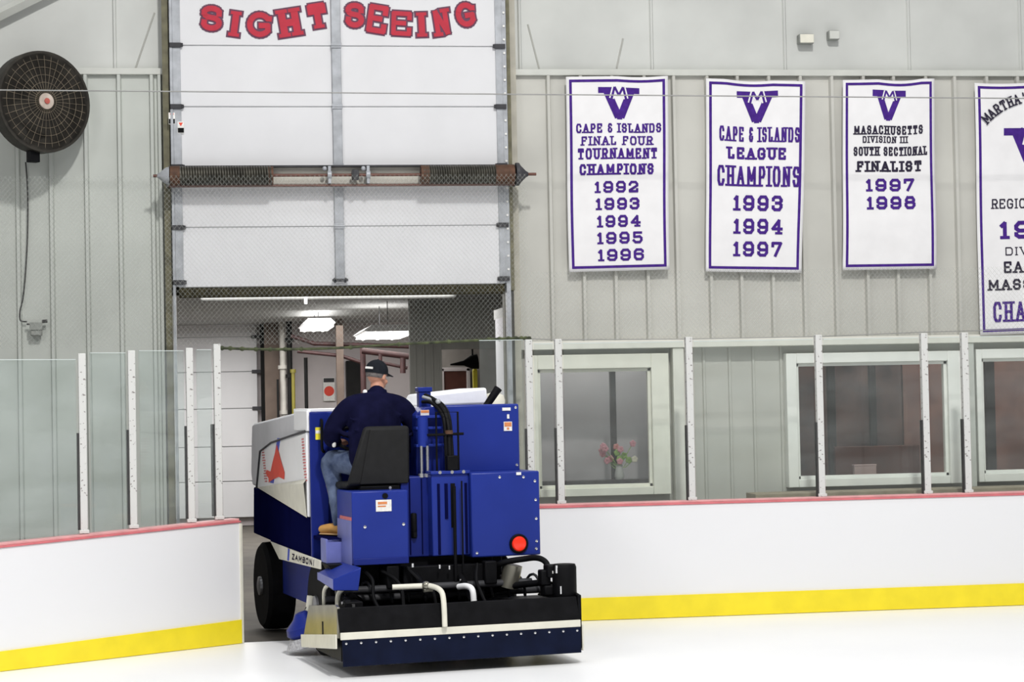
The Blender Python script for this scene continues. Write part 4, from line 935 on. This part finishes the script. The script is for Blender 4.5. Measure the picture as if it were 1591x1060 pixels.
# steering wheel
sw = empty('steering_wheel', (0, 0, 0)); sw.parent = zam
cW = Vector((-.50, 1.28, 1.76)); ax = Vector((0, -.55, .83)).normalized(); e1 = Vector((1, 0, 0)); e2 = ax.cross(e1)
zp('wheel_ring', MB().tube([cW + (e1 * math.cos(a) + e2 * math.sin(a)) * .17 for a in [2 * math.pi * i / 36 for i in range(36)]], .014, 8, True), M_black, sw)
sps = MB()
for k in range(3):
    a = 2 * math.pi * k / 3 + .5; sps.tube([cW, cW + (e1 * math.cos(a) + e2 * math.sin(a)) * .17], .011, 6)
zp('wheel_spokes', sps, M_black, sw); zp('steering_column', MB().cyl(cW, cW - ax * .22, .03, 12), M_black, sw)
# rear right cabinet
cab = zp('rear_cabinet', MB().box(.262, .835, .60, 1.40, .81, 1.48), M_blue, bevel=.012)
for u, z in ((.70, 1.435), (.795, 1.40), (.798, 1.25), (.80, 1.10), (.80, .92), (.795, .86), (.50, 1.44), (.30, .845)):
    zp('bolt', MB().lathe((u, .60, z), (0, -1, 0), [(0, .012), (.006, .011), (.008, .004)], 10), M_chrome, cab)
zp('cap_label', MB().box(.64, .68, .592, .60, 1.452, 1.474), M_label, cab)
tlp = zp('tail_light', MB().lathe((.648, .60, .905), (0, -1, 0), [(0, .062), (.018, .060), (.03, .05), (.034, .02)], 28), M_tail)
zp('tail_light_bezel', MB().lathe((.648, .60, .905), (0, -1, 0), [(0, .078), (.015, .078), (.02, .072), (.02, .060), (0, .060)], 28), M_black, tlp)
# upper tank
ut = zp('upper_tank', MB().box(.135, .79, .95, 1.48, 1.47, 2.02), M_blue, bevel=.014)
for u, z in ((.76, 1.99), (.76, 1.52), (.17, 1.99)):
    zp('bolt', MB().lathe((u, .95, z), (0, -1, 0), [(0, .012), (.006, .011), (.008, .004)], 10), M_chrome, ut)
wl_ = zp('warning_label', MB().box(.655, .725, .942, .95, 1.80, 1.875), M_label, ut)
zp('print_lines', MB().box(.66, .72, .940, .942, 1.835, 1.87).box(.68, .70, .940, .942, 1.81, 1.828), M_orange, wl_)
zp('plate_label', MB().box(.645, .715, .942, .95, 1.965, 1.99), M_label, ut)
zp('small_label', MB().box(.685, .703, .942, .95, 1.90, 1.935), M_label, ut)
# white hood and snow, horn, cream filler
hood = MB().hexa([(.16, 1.50, 2.01), (.70, 1.50, 2.02), (.72, 2.3, 2.02), (.16, 2.3, 2.01)], [(.215, 1.50, 2.115), (.69, 1.50, 2.16), (.70, 2.3, 2.16), (.215, 2.3, 2.115)])
zp('white_hood', hood, M_snow, bevel=.02)
zp('exhaust_pipe', MB().tube([(.60, 1.25, 2.00), (.645, 1.25, 2.06), (.70, 1.25, 2.135)], [.030, .032, .034], 14).lathe((.70, 1.25, 2.135), (.6, 0, .8), [(0, .036), (.02, .036), (.022, .02)], 14), M_black)
zp('filler_cap', MB().lathe((.86, 1.85, 1.98), (.1, 0, 1), [(0, .09), (.08, .09), (.12, .075), (.135, .03)], 22).box(.72, .88, 1.75, 1.95, 1.9, 2.0), M_cream, bevel=.008)
# conveyor housing
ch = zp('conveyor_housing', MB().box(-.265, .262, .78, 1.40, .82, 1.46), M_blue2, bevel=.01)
tw = zp('conveyor_tower', MB().box(-.045, .262, .66, .80, .83, 1.478), M_blue, bevel=.008)
zp('slot', MB().box(.06, .085, .652, .66, 1.12, 1.40), M_navy, tw); zp('slot', MB().box(.11, .145, .652, .66, 1.05, 1.40), M_black, tw)
zp('slot', MB().box(.225, .245, .652, .66, .84, 1.40), M_navy, tw); zp('slot', MB().box(.0, .02, .652, .66, .84, 1.40), M_navy, tw)
zp('top_flange', MB().box(-.055, .27, .64, .80, 1.475, 1.50), M_blue, tw, .004)
for u in (.02, .12, .215): zp('bolt', MB().cyl((u, .65, 1.49), (u, .638, 1.49), .014, 8), M_chrome, tw)
zp('side_panel_seam', MB().box(-.20, -.19, .772, .78, .84, 1.44).box(-.10, -.092, .772, .78, .84, 1.44), M_navy, ch)
zp('latch', MB().lathe((-.165, .775, 1.07), (0, 0, 1), [(-.10, .018), (-.09, .026), (.09, .026), (.10, .018)], 12).box(-.178, -.152, .74, .77, .98, 1.02), M_black, ch)
# hydraulic mast
ms = zp('hydraulic_mast', MB().box(.005, .105, 1.16, 1.24, 1.45, 2.165).box(-.005, .115, 1.15, 1.25, 2.13, 2.17), M_blue, bevel=.006)
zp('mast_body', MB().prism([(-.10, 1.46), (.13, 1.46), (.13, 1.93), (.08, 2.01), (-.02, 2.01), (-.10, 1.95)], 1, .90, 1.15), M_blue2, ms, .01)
for z, w_ in ((1.92, .11), (1.83, .12), (1.69, .125)):
    zp('mast_plate', MB().box(-.115, -.115 + 2 * w_, .83, .92, z, z + .022), M_blue, ms, .003)
lb = zp('warning_label', MB().box(-.06, .01, .888, .90, 1.93, 1.985), M_label, ms); zp('print_lines', MB().box(-.058, .008, .886, .888, 1.962, 1.983), M_orange, lb)
for u in (-.085, -.035): zp('hydraulic_rod', MB().cyl((u, .80, 1.45), (u, .80, 1.70), .012, 10).cyl((u, .80, 1.45), (u, .80, 1.48), .03, 12), M_chrome, ms)
zp('hydraulic_cylinder', MB().cyl((-.06, .84, 1.69), (-.06, .84, 1.93), .045, 16), M_blue, ms)
zp('frame_hoop', MB().tube([(.025, .74, 1.50), (.025, .74, 1.965), (.205, .74, 1.965), (.205, .74, 1.49)], .009, 6).tube([(-.05, .74, 1.785), (.25, .74, 1.79)], .011, 6), M_black)
for k, (pts_, r_) in enumerate([([(.04, 1.10, 2.10), (.08, .98, 2.06), (.12, .84, 1.97), (.135, .78, 1.85), (.13, .74, 1.70), (.125, .70, 1.50)], .022), ([(.0, 1.05, 2.05), (.05, .95, 2.04), (.09, .82, 1.96), (.10, .76, 1.85), (.10, .72, 1.5)], .014),
                                ([(.07, 1.08, 2.09), (.13, .92, 2.03), (.16, .82, 1.92), (.155, .75, 1.7), (.15, .70, 1.5)], .012)]):
    zp('hydraulic_hose', MB().tube(smooth(pts_), r_, 8), M_black)
zp('hose_collar', MB().cyl((.13, .745, 1.79), (.13, .745, 1.82), .034, 12), M_rusty); zp('hose_fitting', MB().tube([(.015, 1.08, 2.09), (.06, 1.0, 2.07), (.09, .95, 2.03)], .014, 8).ball((.09, .9, 2.05), .022), M_galv)
zp('hose_base', MB().box(.09, .18, .66, .74, 1.50, 1.62), M_black, bevel=.008)
zp('lift_rod', MB().cyl((.122, .60, .62), (.122, .60, 1.38), .014, 10), M_black); zp('lift_rod', MB().cyl((.185, .60, .70), (.185, .60, 1.42), .007, 8), M_black)
zp('hand_lever', MB().tube([(-.06, .95, 1.46), (-.06, .93, 1.62)], .009, 8).ball((-.06, .93, 1.63), .022), M_black)
# conditioner (sled) at the back
cdn = empty('conditioner', (0, 0, 0)); cdn.parent = zam
zp('end_plate', MB().prism([(.03, .30), (.03, .53), (.10, .545), (1.0, .46), (1.22, .20), (.55, .25)], 0, -.975, -.95), M_steel, cdn, .004, 'dull steel left end plate')
zp('end_plate', MB().prism([(.03, .12), (.03, .53), (.60, .60), (1.0, .46), (1.22, .12)], 0, .935, .965), M_black, cdn, .004, 'black right end plate')
zp('plate_slot', MB().box(-.979, -.975, .50, .53, .27, .38), M_black, cdn)
zp('runner', MB().prism([(.03, .222), (1.24, .105), (1.26, .205), (.03, .33)], 0, -.99, -.975), M_cream, cdn, .004, 'cream runner along the left end')
zp('runner', MB().prism([(.03, .10), (1.24, .08), (1.26, .20), (.03, .30)], 0, .965, .98), M_cream, cdn, .004)
zp('rear_board', MB().hexa([(-.955, .012, .34), (.945, .012, .34), (.945, .04, .34), (-.955, .04, .34)], [(-.975, .03, .525), (.925, .03, .52), (.925, .06, .52), (-.975, .06, .525)]), M_blackr, cdn, .006, 'black rubber upper board')
zp('clamp_strip', MB().box(-.957, .944, -.004, .014, .289, .343), M_cream, cdn, .004, 'cream clamp strip')
zp('snow_flap', MB().hexa([(-.940, .004, .088), (.948, .004, .088), (.948, .016, .088), (-.940, .016, .088)], [(-.945, .000, .30), (.944, .000, .30), (.944, .012, .30), (-.945, .012, .30)]), M_flap, cdn, .003, 'navy rubber snow flap')
for k in range(17):
    u = -.915 + k * .1143; zp('flap_bolt', MB().lathe((u, .0, .262), (0, -1, 0), [(0, .010), (.006, .009), (.008, .003)], 8), M_chrome, cdn)
zp('top_deck', MB().hexa([(-.94, .06, .44), (.93, .06, .44), (.93, 1.0, .42), (-.94, 1.0, .42)], [(-.94, .06, .47), (.93, .06, .47), (.93, 1.0, .45), (-.94, 1.0, .45)]), M_black, cdn, .005)
zp('blade_body', MB().prism([(.06, .12), (.9, .12), (.9, .44), (.06, .44)], 0, -.94, .93), M_black, cdn, .005)
au = MB()
au.cyl((-.9, .75, .52), (.9, .75, .52), .03, 10)
hl = [(-.88 + 1.76 * i / 160, .75 + .085 * math.cos(i * .5), .56 + .085 * math.sin(i * .5)) for i in range(161)]
au.tube(hl, .012, 5); zp('auger', au, M_dgrey, cdn)
zp('guard_roller', MB().lathe((.875, .16, .64), (0, 0, 1), [(-.13, .02), (-.13, .085), (-.10, .095), (.10, .095), (.125, .085), (.13, .02)], 24), M_black, cdn)
zp('roller_bracket', MB().box(.72, .90, .18, .30, .52, .60).box(.74, .86, .16, .28, .66, .76).box(.70, .78, .20, .30, .60, .72), M_black, cdn, .012)
zp('bracket_plate', MB().box(.775, .83, .15, .16, .695, .715), M_label, cdn)
zp('roller_pin', MB().cyl((.82, .09, .54), (.82, .09, .60), .010, 8).cyl((.80, .12, .70), (.80, .12, .76), .016, 8), M_chrome, cdn)
zp('tow_arm', MB().tube(smooth([(.36, .75, .66), (.50, .60, .755), (.66, .50, .79), (.74, .42, .80), (.79, .36, .77), (.80, .30, .70)]), .024, 10), M_black, cdn)
zp('tow_arm', MB().tube([(.40, .75, .52), (.60, .55, .58), (.74, .40, .605), (.80, .28, .60)], .026, 10), M_black, cdn)
zp('tow_arm', MB().tube([(-.62, .75, .50), (-.74, .55, .56), (-.84, .35, .54)], .028, 10), M_black, cdn)
zp('lift_crank', MB().tube([(-.20, .30, .58), (-.20, .70, .72)], .026, 10).tube([(.17, .30, .50), (.17, .75, .72)], .03, 10).box(-.30, .36, .62, .72, .56, .76), M_black, cdn, .008)
zp('drain_pipe', MB().tube(smooth([(-.50, .20, .645), (-.30, .16, .648), (-.22, .11, .648), (-.17, .03, .62), (-.160, -.02, .55), (-.155, -.025, .35)]), .021, 12), M_cream, cdn, lab='cream bent drain pipe over the rear board')
zp('pipe_clamp', MB().ball((-.25, .14, .65), .036).cyl((-.27, .14, .62), (-.20, .14, .62), .02, 8), M_steel, cdn)
zp('pipe_elbow', MB().tube(smooth([(.10, .45, .60), (.14, .36, .61), (.165, .30, .585), (.17, .28, .50)]), .024, 10), M_white, cdn)
zp('pump_can', MB().cyl((.56, .62, .56), (.60, .60, .74), .075, 18), M_steel, cdn)
for u, z in ((-.24, .76), (-.02, .74), (.06, .73), (.15, .62)):
    zp('grease_fitting', MB().cyl((u, .56, z), (u, .56, z + .03), .010, 8), M_chrome, cdn)
for pts_ in ([(-.48, .60, .74), (-.40, .50, .68), (-.36, .45, .60), (-.36, .4, .47)], [(-.28, .6, .76), (-.2, .5, .66), (-.12, .45, .60), (-.1, .4, .47)], [(.30, .6, .76), (.26, .5, .64), (.28, .45, .55), (.30, .4, .47)], [(-.62, .62, .75), (-.58, .5, .68), (-.60, .4, .56), (-.58, .3, .47)]):
    zp('hydraulic_hose', MB().tube(smooth(pts_), .014, 8), M_black, cdn)
zp('cross_shaft', MB().cyl((-.85, .60, .60), (.75, .60, .60), .028, 12), M_dgrey, cdn)
zp('wash_tank_bracket', MB().tube(smooth([(-.90, .78, .46), (-.905, .74, .60), (-.88, .62, .66)]), .016, 8).tube(smooth([(-.86, .50, .47), (-.86, .47, .58), (-.84, .42, .63)]), .02, 8), M_cream, cdn)
zp('side_pump', MB().box(-.86, -.72, .24, .46, .47, .545).cyl((-.86, .30, .53), (-.80, .30, .53), .03, 12), M_black, cdn, .01)
zp('pump_bolt', MB().cyl((-.865, .33, .53), (-.855, .33, .53), .013, 8), M_chrome, cdn); zp('pump_bolt', MB().cyl((-.80, .22, .50), (-.80, .22, .53), .012, 8), M_chrome, cdn)
# board brush on the left side ahead of the conditioner
bb = zp('board_brush', MB().lathe((-.86, 1.62, .20), (-.35, 0, 1), [(-.03, .14), (.0, .17), (.05, .16), (.11, .08), (.15, .05)], 28), M_blue2)
zp('brush_bristles', MB().lathe((-.86, 1.62, .20), (-.35, 0, 1), [(-.11, .20), (-.10, .21), (-.03, .16), (-.03, .02)], 36), mat('grey_bristles', (.40, .40, .42), .9, var=.3, scale=60), bb)
zp('brush_arm', MB().tube([(-.84, 1.65, .36), (-.76, 1.8, .46), (-.60, 1.95, .55)], .028, 10), M_black, bb)
zp('brush_motor', MB().cyl((-.82, 1.66, .33), (-.80, 1.66, .47), .045, 14), M_cream, bb)

# ------------------------------------------------------------------ driver
PT_ = Matrix.Translation(M0) @ Matrix.Rotation(MH, 4, 'Z')
def cr_(P, t):
    n = len(P) - 1; i = min(int(t), n - 1); f_ = t - i
    a, b_, c_, d_ = P[max(i - 1, 0)], P[i], P[i + 1], P[min(i + 2, n)]
    return .5 * ((2 * b_) + (c_ - a) * f_ + (2 * a - 5 * b_ + 4 * c_ - d_) * f_ * f_ + (3 * b_ - a - 3 * c_ + d_) * f_ ** 3)
def limb(mb, pts, rad, hint=(1, 0, 0), sub=5, seg=16):
    """rounded tapering limb; rad: r or (r along hint, r across)"""
    P = [Vector(p) for p in pts]; Q = [Vector((r, r, 0)) if not isinstance(r, tuple) else Vector((r[0], r[1], 0)) for r in rad]
    n = len(P) - 1; C_ = []; D_ = []
    for k in range(n * sub + 1):
        C_.append(cr_(P, k / sub)); D_.append(cr_(Q, k / sub))
    t0 = (C_[1] - C_[0]).normalized(); t1 = (C_[-1] - C_[-2]).normalized()
    ra, rb = min(D_[0].x, D_[0].y), min(D_[-1].x, D_[-1].y)
    pre = [(C_[0] - t0 * ra * k, D_[0] * s) for k, s in ((.95, .25), (.75, .66), (.4, .92))]
    post = [(C_[-1] + t1 * rb * k, D_[-1] * s) for k, s in ((.4, .92), (.75, .66), (.95, .25))]
    allp = pre + list(zip(C_, D_)) + post
    rings = []; h = Vector(hint)
    for i, (p, d) in enumerate(allp):
        t = (allp[min(i + 1, len(allp) - 1)][0] - allp[max(i - 1, 0)][0]).normalized()
        a = h - t * h.dot(t)
        a = a.normalized() if a.length > 1e-3 else t.orthogonal().normalized()
        b2 = t.cross(a)
        rings.append([p + a * math.cos(2 * math.pi * k / seg) * d.x + b2 * math.sin(2 * math.pi * k / seg) * d.y for k in range(seg)])
    mb.loft(rings); return mb
def organic(name, mb, m, par, voxel, sm=4):
    o = mb.build(name, m, None, smooth=False)
    r_ = o.modifiers.new('r', 'REMESH'); r_.mode = 'VOXEL'; r_.voxel_size = voxel
    s_ = o.modifiers.new('s', 'SMOOTH'); s_.iterations = sm; s_.factor = .5
    dg = bpy.context.evaluated_depsgraph_get(); me = bpy.data.meshes.new_from_object(o.evaluated_get(dg))
    old = o.data; o.modifiers.clear(); o.data = me; bpy.data.meshes.remove(old); me.name = name
    me.polygons.foreach_set('use_smooth', [True] * len(me.polygons))
    if not me.materials: me.materials.append(m)
    if par is not None: o.parent = par
    return o
hipL, hipR = (-.525, 1.03, 1.555), (-.335, 1.03, 1.555)
knL, knR = (-.705, 1.325, 1.575), (-.27, 1.34, 1.57)
anL, anR = (-.665, 1.19, 1.10), (-.30, 1.22, 1.08)
pel, wai, che, sho, nek = (-.43, 1.02, 1.56), (-.42, 1.03, 1.72), (-.395, 1.06, 1.90), (-.38, 1.085, 2.03), (-.36, 1.12, 2.12)
shL, shR = (-.575, 1.09, 2.02), (-.175, 1.09, 2.01)
elL, elR = (-.735, 1.13, 1.80), (-.055, 1.10, 1.77)
wrL, wrR = (-.655, 1.27, 1.735), (-.075, 1.08, 1.655)
HC = Vector((-.345, 1.16, 2.265)); HM = Matrix.Translation(HC) @ Euler((R(-8), R(4), R(-52))).to_matrix().to_4x4()   # face looks along +y turned to the right
body = MB()
limb(body, [pel, wai, che, sho], [(.15, .11), (.145, .105), (.17, .115), (.15, .085)])
limb(body, [sho, nek, HC + Vector((0, 0, -.06))], [.075, .058, .056])
limb(body, [shL, elL, wrL], [.052, .042, .028]); limb(body, [shR, elR, wrR], [.052, .042, .028])
limb(body, [hipL, knL, anL], [.088, .06, .042]); limb(body, [hipR, knR, anR], [.088, .06, .042])
for an, tx_ in ((anL, -.10), (anR, .02)):
    limb(body, [(an[0], an[1] - .03, 1.05), (an[0] + tx_ * .5, an[1] + .07, 1.04), (an[0] + tx_, an[1] + .15, 1.025)], [(.034, .034), (.038, .03), (.032, .022)])
# head
hd = MB().ball((0, -.012, .03), .074, .094, .098, 24)
limb(hd, [(0, .03, -.01), (0, .05, -.06), (0, .058, -.095)], [(.060, .05), (.052, .045), (.036, .03)])
limb(hd, [(0, .088, .015), (0, .108, -.02), (0, .112, -.034)], [.011, .014, .015])      # nose
limb(hd, [(-.03, .083, .022), (.03, .083, .022)], [.010, .010])                           # brow
limb(hd, [(-.016, .088, -.063), (.016, .088, -.063)], [.009, .009]); limb(hd, [(-.014, .086, -.078), (.014, .086, -.078)], [.010, .010])
for s in (-1, 1):
    hd.ball((s * .076, -.004, -.005), .010, .020, .033, 12); hd.ball((s * .045, .066, -.035), .018, .018, .02, 12)
body.add([HM @ Vector(p) for p in hd.v], hd.f)
# hands: palm, four bent fingers, thumb
def hand(wr, fwd, up, side, curl):
    wr, fwd, up, side = Vector(wr), Vector(fwd).normalized(), Vector(up).normalized(), Vector(side).normalized()
    limb(body, [wr, wr + fwd * .045, wr + fwd * .088], [(.027, .017), (.040, .017), (.041, .015)], side)
    for k, (off, ln) in enumerate(((-.030, .066), (-.010, .076), (.010, .071), (.030, .056))):
        p0 = wr + fwd * .085 + side * off; a1, a2, a3 = curl * .5, curl * 1.1, curl * 1.7
        d = lambda a: fwd * math.cos(a) - up * math.sin(a)
        p1 = p0 + d(a1) * ln * .45; p2 = p1 + d(a2) * ln * .33; p3 = p2 + d(a3) * ln * .24
        limb(body, [p0 - fwd * .02, p0, p1, p2, p3], [.0095, .0098, .009, .0085, .0072], side, 3, 10)
    p0 = wr + fwd * .03 - side * .03
    limb(body, [p0, p0 + (fwd * .5 - side * .8).normalized() * .035 - up * .008, p0 + (fwd * .8 - side * .45).normalized() * .068 - up * .022], [.014, .012, .009], up, 3, 10)
fwl = (cW + (e1 * math.cos(2.75) + e2 * math.sin(2.75)) * .17) - Vector(wrL)
hand(wrL, (.08, .10, .02), (-.2, -.5, .8), (.75, -.6, -.1), .95)
hand(wrR, (.03, .05, -.09), (.3, -.8, -.3), (-.85, -.2, -.35), .55)
person = organic('person', body, M_skin, None, .0072, 3)
person.matrix_world = PT_
tag(person, 'driver in navy jacket, jeans and black cap seated on the blue machine, head turned right', 'person')
eye = MB()
for s in (-1, 1): eye.ball(HM @ Vector((s * .030, .080, .006)), .0105, .0105, .0105, 12)
eo = eye.v; 
for s in (-1, 1):
    e_ = MB().ball(HM @ Vector((s * .030, .079, .004)), .0115, .0115, .0115, 12).build('eye', M_eye, person)
    MB().ball(HM @ Vector((s * .030, .0885, .004)), .0048, .0048, .0048, 8).build('iris', M_black, e_)
MB().xf(Matrix.Identity(4)).add([HM @ Vector(p) for p in [(-.026, .0985, -.068), (0, .1035, -.066), (.026, .0985, -.068), (.02, .099, -.074), (0, .1035, -.076), (-.02, .099, -.074)]], [(0, 1, 2, 3, 4, 5)]).build('mouth', M_lip, person)
# hair: short grey rim under the cap
hr = MB().ball((0, -.016, .018), .0785, .096, .092, 24)
hr.v = [(x, min(y, .022), max(z, -.016)) for x, y, z in hr.v]
hr.xf(HM); hr.build('hair', M_hair, person)
# jacket
jk = MB()
limb(jk, [(-.44, 1.01, 1.56), (-.43, 1.02, 1.70), (-.405, 1.035, 1.86), (-.385, 1.065, 1.99), (-.375, 1.085, 2.06)], [(.185, .140), (.195, .145), (.215, .150), (.205, .130), (.13, .085)])
limb(jk, [(-.40, 1.085, 2.055), shL, (-.70, 1.10, 1.90), elL, (-.715, 1.20, 1.755), (-.672, 1.255, 1.74)], [.085, .092, .078, .074, .062, .048])
limb(jk, [(-.34, 1.085, 2.055), shR, (-.085, 1.08, 1.89), elR, (-.055, 1.09, 1.71), (-.070, 1.085, 1.668)], [.085, .088, .075, .068, .056, .046])
limb(jk, [(-.375, 1.09, 2.07), (-.362, 1.105, 2.125)], [(.095, .085), (.074, .070)])
for (a, b_, r_) in (((-.62, .96, 1.93), (-.20, .945, 1.83), .02), ((-.60, .93, 1.84), (-.25, .93, 1.78), .018), ((-.52, 1.0, 2.03), (-.2, .97, 1.95), .022), ((-.72, 1.06, 1.86), (-.60, 1.0, 1.80), .02), ((-.05, 1.03, 1.86), (-.14, .99, 1.78), .02)):
    limb(jk, [a, ((Vector(a) + Vector(b_)) / 2 + Vector((0, -.012, -.02))), b_], [r_ * .5, r_, r_ * .5])
organic('jacket', jk, M_jacket, person, .011, 5)
cl = MB().lathe((-.360, 1.112, 2.115), (.03, .14, 1), [(-.01, .085), (.035, .078), (.04, .070), (.0, .066)], 28)
cl.build('collar', M_jacket, person)
limb(MB(), [(-.43, 1.16, 2.10), (-.445, 1.17, 2.14)], [.03, .02]).build('scarf_edge', M_white, person)
limb(MB(), [(-.725, 1.105, 1.752), (-.722, 1.115, 1.715)], [.017, .016]).build('cuff_patch', M_label, person)
# jeans
jn = MB()
limb(jn, [(-.43, 1.02, 1.60), (-.43, 1.03, 1.555)], [(.19, .13), (.185, .14)])
for hp_, kn, an in ((hipL, knL, anL), (hipR, knR, anR)):
    kn = Vector(kn); an = Vector(an)
    limb(jn, [hp_, (Vector(hp_) + kn) / 2 + Vector((0, 0, .012)), kn, kn * .55 + an * .45 + Vector((0, -.02, 0)), an + Vector((0, -.008, .0))], [.104, .096, .082, .068, .064])
    for t in (.25, .45, .7):
        q = kn * (1 - t) + an * t; limb(jn, [q + Vector((-.062, -.01, .01)), q + Vector((0, .068, -.01)), q + Vector((.062, 0, .012))], [.012, .016, .012])
organic('jeans', jn, M_jeans, person, .011, 4)
for an, tx_, lab in ((anL, -.105, 'left tan boot'), (anR, .02, 'right tan boot')):
    bt = MB()
    limb(bt, [(an[0], an[1] - .01, 1.13), (an[0], an[1] - .015, 1.06)], [.050, .050])
    limb(bt, [(an[0], an[1] - .035, 1.045), (an[0] + tx_ * .5, an[1] + .07, 1.045), (an[0] + tx_, an[1] + .155, 1.035)], [(.044, .046), (.050, .042), (.046, .036)])
    bo_ = organic('boot', bt, M_boot, person, .009, 3); bo_['label'] = lab
    sl = MB(); 
    limb(sl, [(an[0], an[1] - .04, .998), (an[0] + tx_ * .5, an[1] + .07, .998), (an[0] + tx_, an[1] + .16, .998)], [(.044, .012), (.052, .012), (.046, .012)]); sl.build('boot_sole', M_sole, bo_)
# cap
cp_ = MB().ball((0, -.014, .040), .087, .107, .094, 28)
cp_.v = [(x, y, max(z, .018 + .22 * max(0, y))) for x, y, z in cp_.v]
cp_.xf(HM); co = cp_.build('cap', M_cap, person)
br = MB(); rings = []
for i in range(9):
    t = -1 + 2 * i / 8; x = t * .074; y0_ = .075 * math.sqrt(max(0, 1 - (t * .93) ** 2)); y1_ = .088 + .085 * math.sqrt(max(0, 1 - t * t)); zz0 = .046 - .012 * t * t
    rings.append([(x, y0_, zz0), (x, y1_, zz0 - .018), (x, y1_, zz0 - .024), (x, y0_, zz0 - .008)])
br.loft(rings); br.xf(HM); br.build('cap_brim', M_cap, co)
MB().ball((0, -.012, .134), .009, .009, .006, 10).xf(HM).build('cap_button', M_cap, co)
MB().box(-.035, .035, -.122, -.112, .045, .062).xf(HM @ Matrix.Rotation(R(0), 4, 'Z')).build('cap_back_patch', M_label, co)

# ------------------------------------------------------------------ light
w = bpy.data.worlds.new('arena_air'); S.world = w; w.use_nodes = True
bgn = w.node_tree.nodes['Background']; bgn.inputs[0].default_value = (0.93, 0.96, 1.0, 1); bgn.inputs[1].default_value = 0.27
def area(loc, sx, sy, e, rot=(0, 0, 0), col=(1, .985, .96)):
    l = bpy.data.lights.new('arena_and_fill_lamp', 'AREA'); l.shape = 'RECTANGLE'; l.size = sx; l.size_y = sy; l.energy = e; l.color = col
    o = bpy.data.objects.new('arena_and_fill_lamp', l); COL.objects.link(o); o.location = loc; o.rotation_euler = rot
for x in (-5, 2, 9):  # arena lamps; the left column is strengthened as fill
    area((x, 9.0, 8.8), 2.0, 3.0, 320 if x < 0 else 115, (0, R(-14) if x < 0 else 0, 0)); area((x, 5, 8.8), 2.0, 3.0, 240 if x < 0 else 130)
area((0.6, 31, 3.3), 5, 5, 420)  # unseen light added to brighten the machine bay
area((1.2, 22.8, 3.3), 3, 2.5, 190)  # unseen fill added near the bay's front to lift the partition
area((7.5, 20.6, 2.85), 3.5, 1.0, 22); area((3.7, 20.2, 2.85), 1.2, .5, 11)  # unseen lights added inside the rooms behind the windows
area((3.4, 4.0, 16.0), 0.9, 0.9, 2350, (R(50), 0, 0))
area((6, 16.5, 8.6), 4, 2, 150, (R(-38), 0, 0), (.97, .985, 1)); area((0, 16.5, 8.6), 4, 2, 110, (R(-38), 0, 0), (.97, .985, 1))  # unseen fills added to whiten the ice, tilted away from the wall
